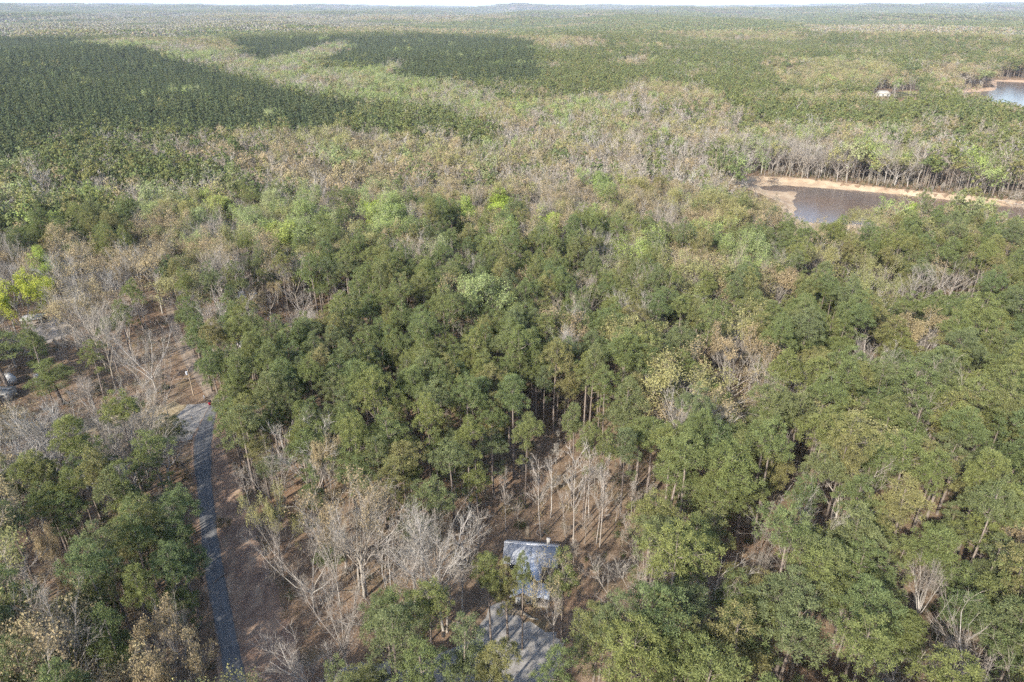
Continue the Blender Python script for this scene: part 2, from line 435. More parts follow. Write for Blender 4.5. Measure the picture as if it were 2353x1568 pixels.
reg_hard('yellow', M_YELLOW, [(511, 17, 1.0, .3, False, False)], 12, .30, True, 25)

# ------------------------------------------------------------------ objects: things, parts, structure
COL = sc.collection
def tag(o, label=None, cat_=None, group=None, kind=None):
    if label: o['label'] = label
    if cat_: o['category'] = cat_
    if group: o['group'] = group
    if kind: o['kind'] = kind
    return o
def obj(name, me, parent=None, loc=None):
    o = bpy.data.objects.new(name, me); COL.objects.link(o)
    if parent is not None: o.parent = parent
    if loc is not None: o.location = loc
    return o
def geo_obj(name, g, m, parent=None, loc=None, smooth=False):
    V, T = g.get()
    return obj(name, mk_mesh(name, V, T, [m] if not isinstance(m, list) else m, smooth=smooth), parent, loc)
def empty(name, loc, rz=0, label=None, cat_=None, group=None):
    o = bpy.data.objects.new(name, None); COL.objects.link(o); o.empty_display_size = .5
    o.location = loc; o.rotation_euler = (0, 0, rz)
    return tag(o, label, cat_, group)

# ------------------------------------------------------------------ ground
def ground_mat():
    def b(nt, out):
        tc = N(nt, 'ShaderNodeTexCoord'); v = tc.outputs['Object']
        big = noise(nt, .03, 4, v); mid = noise(nt, .35, 6, v, .65); fine = noise(nt, 2.6, 5, v, .7)
        litter = ramp(nt, mid, [(.28, (.085, .060, .042)), (.48, (.165, .118, .080)), (.62, (.225, .165, .112)), (.78, (.31, .245, .17))])
        clay = ramp(nt, fine, [(.3, (.145, .090, .058)), (.7, (.26, .168, .108))])
        grass = ramp(nt, fine, [(.3, (.11, .09, .045)), (.7, (.22, .175, .10))])
        c = mixc(nt, litter, clay, ramp(nt, big, [(.46, (0,) * 3), (.66, (.75,) * 3)]))
        c = mixc(nt, c, grass, ramp(nt, noise(nt, .09, 4, v), [(.54, (0,) * 3), (.68, (.7,) * 3)]))
        c = mixc(nt, c, ramp(nt, fine, [(.25, (.6,) * 3), (.75, (1.35,) * 3)]), 1.0, 'MULTIPLY')
        d = N(nt, 'ShaderNodeBsdfPrincipled'); d.inputs['Roughness'].default_value = 1; d.inputs['Specular IOR Level'].default_value = .05
        bp = N(nt, 'ShaderNodeBump'); bp.inputs['Strength'].default_value = .6; bp.inputs['Distance'].default_value = .4
        nt.links.new(fine, bp.inputs['Height']); nt.links.new(bp.outputs[0], d.inputs['Normal'])
        nt.links.new(c, d.inputs['Base Color']); nt.links.new(d.outputs[0], out.inputs[0])
    return mat('leaf_litter_ground', b)
M_GROUND = ground_mat()
rr = [3.0, 20.0]
while rr[-1] < 520: rr.append(rr[-1] + max(4.0, .011 * rr[-1]))
while rr[-1] < 42000: rr.append(rr[-1] * 1.032)
rr = np.array(rr)
aa = np.concatenate([np.linspace(-80, 80, 420), np.linspace(84, 276, 49)]) * math.pi / 180
RR, AA = np.meshgrid(rr, aa, indexing='ij')
gx, gy = RR * np.sin(AA), RR * np.cos(AA)
gz = terrain(gx, gy)
nr, na = RR.shape
V = np.vstack([[[0, 0, 0]], np.stack([gx, gy, gz], -1).reshape(-1, 3)])
ii, jj = np.meshgrid(np.arange(nr - 1), np.arange(na), indexing='ij')
a = 1 + ii * na + jj; b = 1 + ii * na + (jj + 1) % na; c = a + na; d = b + na
T = np.concatenate([np.stack([a, d, b], -1).reshape(-1, 3), np.stack([a, c, d], -1).reshape(-1, 3),
                    np.array([(0, 1 + j, 1 + (j + 1) % na) for j in range(na)])])
tag(obj('ground', mk_mesh('ground', V, T, [M_GROUND], smooth=True)), kind='structure')

def seg_dist(x, y, poly):
    best = np.full(x.shape, 1e9)
    for i in range(len(poly)):
        ax, ay = poly[i]; bx, by = poly[(i + 1) % len(poly)]
        dx, dy = bx - ax, by - ay
        t = np.clip(((x - ax) * dx + (y - ay) * dy) / (dx * dx + dy * dy + 1e-9), 0, 1)
        best = np.minimum(best, np.hypot(x - ax - t * dx, y - ay - t * dy))
    return best
M_SAND = surf_mat('shore_sand', [(.25, (.20, .135, .085)), (.45, (.30, .22, .145)), (.6, (.36, .28, .19)), (.8, (.41, .33, .24))], .12, .95, 6, .2)
M_CLAY = surf_mat('orange_shore', [(.3, (.27, .175, .11)), (.7, (.36, .26, .18))], .1, .95, 5)
def shore(name, outer, water, step, slope, m):
    O = np.array(outer); x0, y0 = O.min(0) - 15; x1, y1 = np.minimum(O.max(0) + 15, (1500, 2000))
    xs = np.arange(x0, x1, step); ys = np.arange(y0, y1, step)
    X, Y = np.meshgrid(xs, ys, indexing='ij')
    X = X + rng.uniform(-.3, .3, X.shape) * step; Y = Y + rng.uniform(-.3, .3, Y.shape) * step
    dw = seg_dist(X, Y, water); iw = inpoly(X, Y, water)
    do = seg_dist(X, Y, outer); io = inpoly(X, Y, outer)
    wob = waves(X, Y, 26, 5) * .22
    Z = np.where(iw, WATER_Z - .25 - dw * .2, np.minimum(WATER_Z + .05 + dw * slope + wob * np.clip(dw / 6, 0, 1), .14))
    Z = np.where(io, Z, .12 - np.clip(do - 3, 0, 99) * .1)
    Z = np.maximum(Z, -5)
    keep = io | (do < 9)
    nx, ny = X.shape
    idx = np.arange(nx * ny).reshape(nx, ny)
    k = keep[:-1, :-1] & keep[1:, :-1] & keep[:-1, 1:] & keep[1:, 1:]
    A, B, C, D = idx[:-1, :-1][k], idx[1:, :-1][k], idx[1:, 1:][k], idx[:-1, 1:][k]
    T = np.concatenate([np.stack([A, B, C], 1), np.stack([A, C, D], 1)])
    V = np.stack([X, Y, Z], -1).reshape(-1, 3)
    used = np.unique(T); mp = np.zeros(len(V), int); mp[used] = np.arange(len(used))
    tag(obj(name, mk_mesh(name, V[used], mp[T], [m], smooth=True)), kind='structure')
shore('sandy_shore', SHORE, COVE, 2.6, .085, M_SAND)
shore('clay_shore', LAKE_OUT, LAKE, 7.0, .14, M_CLAY)
def water_mat():
    def b(nt, out):
        tc = N(nt, 'ShaderNodeTexCoord')
        mp = N(nt, 'ShaderNodeMapping'); mp.inputs['Scale'].default_value = (.25, .8, 1); nt.links.new(tc.outputs['Object'], mp.inputs[0])
        n = noise(nt, 1.0, 4, mp.outputs[0])
        p = N(nt, 'ShaderNodeBsdfPrincipled'); p.inputs['Roughness'].default_value = .2; p.inputs['IOR'].default_value = 1.33
        c = ramp(nt, noise(nt, .018, 3, tc.outputs['Object']), [(.35, (.125, .085, .062)), (.65, (.105, .088, .078))])
        nt.links.new(c, p.inputs['Base Color'])
        bp = N(nt, 'ShaderNodeBump'); bp.inputs['Strength'].default_value = .06; bp.inputs['Distance'].default_value = .3
        nt.links.new(n, bp.inputs['Height']); nt.links.new(bp.outputs[0], p.inputs['Normal'])
        nt.links.new(p.outputs[0], out.inputs[0])
    return mat('lake_water', b)
M_WATER = water_mat()
from mathutils.geometry import tessellate_polygon
def poly_mesh(name, pts3, m):
    t = tessellate_polygon([[Vector(p) for p in pts3]])
    T = []
    P = np.asarray(pts3, float)
    for a, b, c in t:
        n = np.cross(P[b] - P[a], P[c] - P[a]); T.append((a, b, c) if n[2] > 0 else (a, c, b))
    return mk_mesh(name, P, T, [m])
for nm, poly in (('cove_water', SHORE), ('lake_water', LAKE_OUT)):
    tag(obj(nm, poly_mesh(nm, [(x, y, WATER_Z) for x, y in poly], M_WATER)), kind='structure')

# ------------------------------------------------------------------ roads, yards
def dens(pts, step, jit, seed=1):
    r = np.random.default_rng(seed); out = []
    for i in range(len(pts)):
        a = np.array(pts[i]); b = np.array(pts[(i + 1) % len(pts)]); n = max(1, int(np.linalg.norm(b - a) / step))
        for k in range(n):
            p = a + (b - a) * k / n; out.append(p + r.normal(size=2) * jit)
    return out
def sheet(name, img, z, m, step=1.2, jit=.25, seed=1):
    pts = [un(x, y, 0)[:2] for x, y in img]
    pts = dens(pts, step, jit, seed)
    return tag(obj(name, poly_mesh(name, [(p[0], p[1], z) for p in pts], m)), kind='structure')
def lane_mat(name, base, track, edge):
    """a lane with two wheel tracks and crumbling, soil-stained edges"""
    def b(nt, out):
        tc = N(nt, 'ShaderNodeTexCoord'); at = N(nt, 'ShaderNodeAttribute'); at.attribute_name = 'across'
        big = noise(nt, .25, 5, tc.outputs['Object']); fine = noise(nt, 3.0, 4, tc.outputs['Object'])
        wob = N(nt, 'ShaderNodeMath', operation='MULTIPLY_ADD'); nt.links.new(big, wob.inputs[0]); wob.inputs[1].default_value = .22; wob.inputs[2].default_value = -.11
        ad = N(nt, 'ShaderNodeMath', operation='ADD'); nt.links.new(at.outputs['Fac'], ad.inputs[0]); nt.links.new(wob.outputs[0], ad.inputs[1])
        tk = ramp(nt, ad.outputs[0], [(.12, (0,) * 3), (.27, (1,) * 3), (.40, (.15,) * 3), (.60, (.15,) * 3), (.73, (1,) * 3), (.88, (0,) * 3)])
        ed = ramp(nt, ad.outputs[0], [(.0, (1,) * 3), (.07, (0,) * 3), (.93, (0,) * 3), (1, (1,) * 3)])
        c = mixc(nt, base, track, tk); c = mixc(nt, c, edge, ed)
        c = mixc(nt, c, ramp(nt, fine, [(.3, (.86,) * 3), (.7, (1.12,) * 3)]), 1.0, 'MULTIPLY')
        c = mixc(nt, c, ramp(nt, big, [(.3, (.85,) * 3), (.7, (1.15,) * 3)]), 1.0, 'MULTIPLY')
        p = N(nt, 'ShaderNodeBsdfPrincipled'); p.inputs['Roughness'].default_value = .9; p.inputs['Specular IOR Level'].default_value = .15
        nt.links.new(c, p.inputs['Base Color']); nt.links.new(p.outputs[0], out.inputs[0])
    return mat(name, b)
M_LANE = lane_mat('worn_asphalt_lane', (.125, .124, .124), (.150, .148, .145), (.17, .125, .09))
M_TRACK = lane_mat('rutted_track', (.19, .15, .11), (.26, .205, .155), (.17, .12, .085))
M_ASPH = surf_mat('worn_asphalt', [(.3, (.105, .105, .108)), (.5, (.122, .122, .125)), (.7, (.145, .143, .14))], .5, .85, 6, .05)
M_GRAVEL = surf_mat('grey_gravel', [(.3, (.17, .158, .143)), (.5, (.235, .22, .20)), (.7, (.30, .282, .258))], .8, .95, 8, .3)
M_DIRT = surf_mat('dirt_track', [(.3, (.13, .098, .074)), (.5, (.185, .142, .108)), (.72, (.26, .205, .155))], .5, .95, 7, .3, stretch=(1, .35, 1))
M_DRYGRASS = surf_mat('dry_grass', [(.3, (.17, .13, .075)), (.55, (.27, .215, .13)), (.75, (.36, .30, .19))], .7, 1, 7, .3)
M_LAWN = surf_mat('lawn', [(.3, (.16, .15, .06)), (.7, (.27, .25, .10))], .2, 1, 5)
M_EARTH = surf_mat('bare_red_earth', [(.25, (.12, .076, .055)), (.45, (.205, .135, .094)), (.6, (.285, .195, .132)), (.78, (.38, .285, .20))], .45, 1, 8, .5, stretch=(1, .5, 1))
M_CONC = surf_mat('concrete', [(.3, (.25, .215, .18)), (.7, (.33, .29, .25))], .6, .9, 5, .1)
sheet('bare_verge', [(500, 1640), (500, 1480), (470, 1340), (440, 1060), (440, 1000), (478, 940), (500, 960), (520, 1050), (552, 1110), (590, 1220), (622, 1310), (655, 1400), (690, 1520), (720, 1640)], .012, M_EARTH, 1.5, .35, 3)
road_l = [(540, 1700), (518, 1568), (506, 1501), (486, 1400), (474, 1341), (459, 1220), (450, 1101), (443, 1050), (444, 1015), (455, 985), (471, 950), (488, 925), (512, 905), (545, 880)]
road_r = [(600, 1700), (569, 1568), (553, 1501), (533, 1400), (520, 1341), (500, 1220), (487, 1101), (486, 1050), (487, 1015), (491, 985), (497, 950), (508, 932), (526, 915), (555, 890)]
def strip(name, L, Rr, z, m, n=8, crown=0.0):
    V = []; T = []; U = []
    for k, (a, b_) in enumerate(zip(L, Rr)):
        A = un(*a)[:2]; B = un(*b_)[:2]
        for i in range(n + 1):
            f = i / n; p = A + (B - A) * f
            e = rng.normal() * .08 if i in (0, n) else 0
            V.append((p[0] + e, p[1], z + crown * (1 - (2 * f - 1) ** 2))); U.append(f)
    w = n + 1
    for k in range(len(L) - 1):
        for i in range(n):
            p = k * w + i; T += [(p, p + 1, p + w + 1), (p, p + w + 1, p + w)]
    me = mk_mesh(name, V, T, [m], smooth=True)
    at = me.attributes.new('across', 'FLOAT', 'POINT'); at.data.foreach_set('value', np.array(U, np.float32))
    return tag(obj(name, me), kind='structure')
def resamp(pl, n):
    P = np.array(pl, float); s = np.r_[0, np.cumsum(np.hypot(*np.diff(P, axis=0).T))]; t = np.linspace(0, s[-1], n)
    return [(np.interp(v, s, P[:, 0]), np.interp(v, s, P[:, 1])) for v in t]
strip('paved_road', resamp(road_l, 60), resamp(road_r, 60), .02, M_LANE, 16, .06)
sheet('gravel_apron', [(398, 968), (430, 932), (470, 926), (488, 928), (470, 955), (452, 985), (440, 1010), (420, 1015), (395, 1000)], .016, M_GRAVEL, 1.0, .2, 4)
dl = [(485, 930), (452, 880), (430, 850), (408, 805), (391, 760), (383, 720), (372, 697), (345, 688), (300, 690), (250, 698), (170, 705)]
dr = [(500, 915), (478, 870), (462, 840), (438, 795), (414, 755), (402, 715), (392, 688), (350, 676), (300, 680), (245, 688), (165, 696)]
strip('dirt_track', resamp(dl, 50), resamp(dr, 50), .014, M_TRACK, 12, .03)
sheet('dry_grass_verge', [(0, 1010), (0, 975), (150, 968), (300, 950), (395, 925), (440, 930), (410, 990), (300, 985), (150, 1000)], .008, M_DRYGRASS, 2, .5, 6)
sheet('concrete_pad', [(62, 742), (105, 727), (150, 730), (172, 752), (150, 775), (110, 790), (80, 765)], .02, M_CONC, 3, .05, 7)
sheet('gravel_yard', [(1098, 1470), (1120, 1400), (1165, 1378), (1185, 1392), (1205, 1425), (1245, 1448), (1275, 1450), (1295, 1480), (1290, 1540), (1230, 1600), (1080, 1600), (900, 1640), (740, 1640), (745, 1575), (800, 1530), (960, 1520)], .014, M_GRAVEL, 1.0, .3, 8)
sheet('gravel_pad', [(160, 1065), (240, 1050), (300, 1065), (285, 1105), (210, 1125), (160, 1110)], .012, M_GRAVEL, 1.0, .3, 9)
sheet('small_lawn', [(500, 770), (560, 762), (660, 752), (700, 748), (680, 760), (570, 778)], .008, M_LAWN, 1.5, .5, 10)
for nm, img in (('far_lawn', [(2050, 214), (2085, 210), (2115, 211), (2112, 222), (2070, 226), (2045, 224)]),):
    pts = dens([un(x, y, 0)[:2] for x, y in img], 6, 1, 2)
    zz = max(float(np.max(terrain(np.array([p[0] for p in pts]), np.array([p[1] for p in pts])))), 0) + .5
    tag(obj(nm, poly_mesh(nm, [(p[0], p[1], zz) for p in pts], M_LAWN)), kind='structure')

# ------------------------------------------------------------------ where the forest stands
# vegetation classes: spacing in metres and the mix of kinds
CLS = {
 'pine':   (5.3, dict(pine=.93, bare=.035, tan=.015, slim=.012, green=.005)),
 'pineb':  (6.3, dict(pine=.93, bare=.025, tan=.012, slim=.010, olive=.012, green=.003)),
 'mixp':   (5.7, dict(pine=.80, tan=.075, bare=.07, olive=.035, green=.02)),
 'plant':  (5.2, dict(plant=.985, pine=.01, green=.005)),
 'hard':   (7.4, dict(bare=.44, slim=.12, tan=.15, olive=.12, pine=.10, green=.07)),
 'tanny':  (7.8, dict(tan=.38, bare=.28, olive=.15, slim=.04, pine=.08, green=.07)),
 'greeny': (7.0, dict(green=.36, bare=.28, olive=.13, tan=.08, pine=.10, slim=.05)),
 'creek':  (6.6, dict(green=.32, bare=.38, olive=.14, tan=.08, slim=.08)),
 'mixh':   (6.6, dict(bare=.34, pine=.38, tan=.13, slim=.06, green=.05, olive=.04)),
 'barry':  (7.8, dict(bare=.46, white=.20, slim=.16, tan=.10, pine=.08)),
 'sparse': (9.0, dict(bare=.30, white=.34, slim=.20, tan=.06, pine=.10)),
 'shore':  (4.8, dict(bare=.26, white=.18, slim=.26, green=.12, pine=.12, olive=.06)),
 'open':   (10.5, dict(slim=.55, bare=.2, pine=.25)),
 'goldy':  (7.0, dict(tan=.36, olive=.34, green=.08, bare=.10, pine=.12)),
 'leftwood': (8.4, dict(bare=.50, white=.10, slim=.20, tan=.10, pine=.10)),
 'none':   (99., dict(pine=1)),
}
REG = [
 ('pine', [(-900, 0), (3300, 0), (3300, 2200), (-900, 2200)]),
 ('pineb', [(1380, 760), (3300, 640), (3300, 2200), (1200, 2200), (1300, 1450), (1470, 1250), (1420, 1000)]),
 ('mixp', [(1200, 12), (3300, 12), (3300, 700), (1500, 700), (1480, 480), (1700, 260), (1200, 190)]),
 # far plains
 ('barry', [(-900, 30), (-900, 86), (0, 86), (150, 92), (420, 88), (700, 78), (900, 62), (1180, 40), (1180, 34), (700, 34), (300, 28)]),
 ('greeny', [(350, 74), (620, 70), (640, 82), (440, 92)]),
 ('tanny', [(450, 38), (1100, 36), (1180, 42), (700, 48)]),
 ('pine', [(-900, 24), (60, 25), (125, 36), (60, 40), (-900, 42)]),
 ('goldy', [(680, 70), (900, 62), (1000, 68), (1180, 74), (1180, 84), (900, 82), (700, 86)]),
 ('tanny', [(1130, 96), (1270, 92), (1400, 100), (1380, 122), (1240, 115), (1130, 110)]),
 ('goldy', [(1500, 78), (1640, 72), (1820, 76), (1850, 100), (1700, 106), (1560, 96)]),
 ('tanny', [(1850, 60), (2100, 58), (2353, 70), (2353, 84), (2100, 92), (1860, 84)]),
 ('goldy', [(2020, 80), (2353, 84), (3000, 100), (3000, 112), (2353, 100), (2050, 92)]),
 ('pine', [(1230, 120), (1760, 130), (1760, 150), (1700, 240), (1230, 200)]),
 # creek bottom and the big hardwood basin
 ('plant', [(-900, 86), (150, 94), (330, 112), (430, 150), (520, 178), (700, 230), (870, 250), (870, 300), (760, 302), (500, 312), (250, 322), (120, 332), (60, 382), (-900, 470)]),
 ('pine', [(860, 250), (1060, 278), (1115, 312), (1095, 345), (950, 335), (760, 300)]),
 ('plant', [(560, 95), (1000, 86), (1230, 100), (1240, 200), (1010, 196), (880, 190), (935, 150), (860, 165), (720, 150), (800, 104), (600, 155), (480, 118)]),
 ('goldy', [(330, 92), (490, 92), (560, 122), (520, 140), (420, 118), (180, 106)]),
 ('creek', [(190, 108), (330, 106), (430, 112), (560, 132), (600, 155), (700, 127), (800, 101), (805, 116), (720, 152), (735, 168), (860, 166), (935, 150), (885, 190), (1010, 198), (1090, 212), (1150, 245), (1300, 300), (1290, 350), (1120, 310), (1060, 278), (860, 247), (700, 222), (520, 172), (420, 146), (330, 118)]),
 ('greeny', [(690, 172), (860, 178), (1010, 200), (1180, 262), (1140, 300), (1040, 270), (860, 240), (720, 205)]),
 ('hard', [(1130, 248), (1250, 238), (1400, 225), (1480, 195), (1600, 205), (1720, 270), (1700, 300), (1640, 330), (1660, 400), (1700, 412), (1690, 470), (1620, 525), (1300, 535), (1050, 490), (700, 485), (560, 440), (550, 390), (620, 330), (760, 304), (940, 332), (1100, 348), (1150, 320)]),
 ('tanny', [(1470, 196), (1600, 205), (1700, 262), (1600, 280), (1490, 250)]),
 ('tanny', [(560, 372), (700, 345), (900, 352), (1130, 400), (1130, 470), (900, 492), (560, 432)]),
 ('mixh', [(-900, 440), (60, 384), (130, 332), (330, 328), (620, 312), (630, 345), (550, 390), (560, 440), (480, 452), (-900, 520)]),
 ('pine', [(80, 350), (200, 335), (330, 372), (420, 384), (550, 402), (560, 440), (400, 452), (250, 432), (100, 420)]),
 ('greeny', [(-900, 470), (200, 447), (330, 452), (480, 442), (545, 445), (560, 540), (440, 545), (250, 520), (-900, 560)]),
 ('greeny', [(560, 478), (920, 478), (1010, 545), (900, 575), (720, 560), (560, 600)]),
 ('pine', [(-900, 500), (60, 500), (180, 480), (330, 520), (310, 640), (180, 655), (60, 600), (-900, 640)]),
 ('tanny', [(300, 520), (440, 500), (560, 520), (560, 640), (440, 690), (330, 665)]),
 ('mixp', [(560, 590), (740, 565), (900, 580), (1050, 500), (1220, 500), (1250, 560), (900, 640), (760, 660), (540, 655)]),
 ('goldy', [(1560, 480), (1680, 478), (1700, 520), (1660, 560), (1560, 540)]),
 ('hard', [(1300, 480), (1560, 490), (1640, 560), (1400, 555), (1300, 530)]),
 ('leftwood', [(-900, 590), (300, 600), (400, 665), (385, 760), (420, 900), (420, 1000), (-900, 1000)]),
 ('pine', [(-900, 760), (60, 770), (110, 800), (90, 840), (-900, 850)]),
 ('open', [(410, 665), (820, 645), (770, 730), (560, 770), (480, 770), (430, 720)]),
 ('sparse', [(-900, 850), (380, 830), (430, 1000), (-900, 1020)]),
 ('barry', [(-900, 1010), (430, 1010), (440, 1110), (-900, 1120)]),
 ('mixp', [(-900, 1115), (150, 1100), (300, 1062), (455, 1055), (480, 1568), (600, 2200), (-900, 2200)]),
 ('barry', [(-900, 1150), (60, 1150), (110, 1330), (60, 1420), (-900, 1420)]),
 ('barry', [(560, 1030), (790, 1050), (800, 1160), (560, 1165)]),
 ('tanny', [(565, 1140), (690, 1140), (700, 1330), (590, 1330)]),
 ('barry', [(700, 1170), (1095, 1185), (1085, 1390), (860, 1400), (740, 1640), (640, 1640), (650, 1320)]),
 ('open', [(1060, 1220), (1180, 1060), (1300, 990), (1400, 1030), (1470, 1150), (1470, 1260), (1330, 1360), (1280, 1250), (1140, 1250)]),
 ('shore', [(1640, 330), (2000, 345), (2353, 380), (3300, 420), (3300, 520), (2353, 462), (2000, 428), (1690, 405)]),
 ('mixh', [(1700, 262), (2353, 300), (3300, 350), (3300, 420), (2353, 380), (2000, 345), (1640, 330)]),
 ('pine', [(1690, 240), (2100, 255), (2100, 300), (1760, 300)]),
 ('goldy', [(1765, 148), (2050, 152), (2060, 200), (1960, 204), (1780, 205)]),
 ('tanny', [(2100, 150), (2290, 165), (2290, 205), (2150, 212)]),
]
gr = np.random.default_rng(77)
for _ in range(46):
    y_ = 72 + 230 * gr.random() ** 1.5; x_ = gr.uniform(1120, 2600); w_ = gr.uniform(22, 85) * (.5 + y_ / 260); h_ = w_ * gr.uniform(.10, .2)
    if inpoly(np.array([x_]), np.array([y_]), [(1130, 235), (1480, 190), (1720, 260), (1700, 420), (1130, 420)])[0]: continue
    th = np.arange(9) * 6.283 / 9
    REG.insert(-8, (['goldy', 'tanny', 'goldy', 'mixh'][gr.integers(0, 4)], [(x_ + w_ * math.cos(t) * gr.uniform(.6, 1.1), y_ + h_ * math.sin(t) * gr.uniform(.6, 1.1)) for t in th]))
for _ in range(30):
    y_ = 26 + 60 * gr.random(); x_ = gr.uniform(-400, 1150); w_ = gr.uniform(30, 130); h_ = w_ * gr.uniform(.025, .06)
    th = np.arange(9) * 6.283 / 9
    REG.insert(6, (['pine', 'mixp', 'pine', 'goldy'][gr.integers(0, 4)], [(x_ + w_ * math.cos(t), y_ + h_ * math.sin(t)) for t in th]))
HARD = [
 [(505, 1700), (500, 1568), (470, 1330), (438, 1050), (440, 1000), (470, 950), (472, 925), (497, 925), (503, 1000), (540, 1100), (572, 1200), (605, 1300), (632, 1400), (650, 1568), (690, 1700)],
 [(385, 830), (455, 830), (478, 900), (495, 930), (470, 970), (430, 1000), (400, 970), (388, 890)],
 [(330, 670), (400, 688), (410, 740), (440, 800), (450, 840), (402, 840), (386, 760), (378, 722), (330, 702)],
 [(1130, 1230), (1300, 1235), (1310, 1420), (1300, 1500), (1110, 1500), (1120, 1390)],
 [(1100, 1210), (1190, 1090), (1300, 1010), (1400, 1060), (1455, 1150), (1450, 1260), (1330, 1340), (1280, 1250), (1140, 1240), (1085, 1345)],
 [(1680, 404), (1800, 406), (2000, 426), (2200, 448), (2353, 462), (2600, 490), (2600, 540), (2353, 500), (2300, 480), (2260, 462), (2150, 462), (2075, 454), (2045, 466), (1990, 484), (1940, 494), (1850, 505), (1830, 498), (1812, 476), (1745, 450), (1695, 428)],
 [(2280, 179), (2353, 183), (2600, 198), (2600, 262), (2353, 238), (2310, 232), (2260, 217), (2195, 214), (2210, 205), (2284, 202)],
 [(-20, 880), (76, 885), (72, 925), (-20, 932)], [(12, 855), (40, 855), (42, 882), (12, 880)],
 [(58, 715), (106, 715), (150, 730), (130, 770), (66, 750)],
 [(556, 666), (590, 666), (590, 686), (556, 686)],
 [(2008, 206), (2048, 206), (2048, 221), (2008, 221)], [(2056, 210), (2112, 209), (2112, 221), (2056, 222)],
 [(1100, 1395), (1300, 1395), (1300, 1490), (1100, 1490)],
]
def classify(px, py):
    c = np.zeros(px.shape, int)
    for k, (nm, poly) in enumerate(REG):
        c[inpoly(px, py, poly)] = k
    return c
KINDS = ['pine', 'plant', 'bare', 'slim', 'tan', 'olive', 'green', 'yellow', 'white', 'lime', 'oak', 'yardoak']
NV = {k: (len(FAR[(k, 0)]), len(FAR.get((k, 1), []))) for k in KINDS}
CRH = {k: ([p['r'] for p in PROTO[k]], [p['h'] for p in PROTO[k]]) for k in KINDS}
TREES = []   # rows: kind, variant, x, y, z, rot, sxy, sz, px, py, rpx, depth, spec index
def scatter(d0, d1, step, extra):
    xs = np.arange(-d1, d1, step); ys = np.arange(max(20, d0 * .6), d1 + step, step * .87)
    X, Y = np.meshgrid(xs, ys, indexing='ij')
    X[:, ::2] += step * .5
    X = (X + rng.uniform(-.56, .56, X.shape) * step).ravel(); Y = (Y + rng.uniform(-.56, .56, Y.shape) * step).ravel()
    dd = np.hypot(X, Y); m = (dd >= d0) & (dd < d1) & (np.abs(X) < Y * 1.0 + 75)
    X, Y = X[m], Y[m]
    Z = terrain(X, Y, False)
    px, py, dep = proj(np.stack([X, Y, Z + 15], -1))
    m = (px > -520) & (px < 2353 + 420) & (py < 2150) & (dep > 20)
    m &= ~(inpoly(X, Y, SHORE) | inpoly(X, Y, LAKE_OUT))
    X, Y, Z, px, py, dep = X[m], Y[m], Z[m], px[m], py[m], dep[m]
    cl = classify(px + rng.normal(size=px.shape) * 7, py + rng.normal(size=px.shape) * (700 / dep + 1.0))
    u = rng.random(len(X)); v = rng.random(len(X))
    clump = waves(X, Y, 150, 21) * .5 + waves(X, Y, 48, 22) * .5
    kind = np.full(len(X), -1)
    for k in np.unique(cl):
        sp, mix = CLS[REG[k][0]]
        sel = np.nonzero(cl == k)[0]
        keep = u[sel] < min(1, (step / extra / sp) ** 2)
        sel = sel[keep]
        w = np.array([mix.get(q, 0) for q in KINDS]); w = w / w.sum()
        # clumps: neighbours tend to be of one kind
        t = v[sel] * .45 + .55 * (np.clip(clump[sel] * .5 + .5, 0, .999))
        r_ = np.argsort(np.argsort(t)) / max(len(t), 1)
        kind[sel] = np.searchsorted(np.cumsum(w), r_, side='right').clip(0, len(KINDS) - 1)
    return X, Y, Z, kind
def add_trees(X, Y, Z, kind, lod, boost, szm=1.0):
    n = len(X)
    sxy = rng.uniform(.84, 1.3, n) * boost; sz = rng.uniform(.8, 1.28, n) * szm * (1 + (boost - 1) * .25)
    rot = rng.uniform(0, 6.283, n)
    for ki, k in enumerate(KINDS):
        s = np.nonzero(kind == ki)[0]
        if not len(s): continue
        nv = NV[k][lod] if NV[k][lod] else NV[k][0]
        var = rng.integers(0, nv, len(s))
        if k == 'pine': sxy[s] *= np.where((proj(np.stack([X[s], Y[s], Z[s] + 15], -1))[0] > 1430) & (Y[s] < 190), 1.08, .86)
        r0 = np.array(CRH[k][0])[np.minimum(var, len(CRH[k][0]) - 1)]; h0 = np.array(CRH[k][1])[np.minimum(var, len(CRH[k][1]) - 1)]
        x, y, z = X[s], Y[s], Z[s]; hh = h0 * sz[s]; rad = r0 * sxy[s]
        cx, cy_, dep = proj(np.stack([x, y, z + hh * .75], -1))
        rp = rad * FPX / dep
        tx, ty, _ = proj(np.stack([x, y, z + hh], -1)); bx, by, _ = proj(np.stack([x, y, z], -1))
        bad = np.zeros(len(s), bool)
        vis = .78 if k in ('pine', 'plant', 'green', 'tan', 'olive') else .5
        for poly in HARD:
            for qx, qy in ((cx, cy_), (cx - rp * vis, cy_), (cx + rp * vis, cy_), (tx, ty), (cx, cy_ + rp * .6), (cx - rp * .5, cy_ + rp * .4), (cx + rp * .5, cy_ + rp * .4), ((cx + bx) / 2, (cy_ + by) / 2), (bx, by)):
                bad |= inpoly(qx, qy, poly)
        for poly in HARD:
            Q = np.array(poly, float)
            if np.ptp(Q[:, 0]) < 130 and np.ptp(Q[:, 1]) < 90:
                for vx, vy in np.vstack([Q, Q.mean(0)[None]]):
                    bad |= (cx - vx) ** 2 + (cy_ - vy) ** 2 < (rp * (.85 if vis > .6 else .45)) ** 2
        bad |= inpoly(x, y, YARD_SUN)
        g = ~bad
        for a in zip(np.full(g.sum(), ki), var[g], x[g], y[g], z[g], rot[s][g], sxy[s][g], sz[s][g], cx[g], cy_[g], rp[g], dep[g]):
            TREES.append(list(a) + [lod, -1])

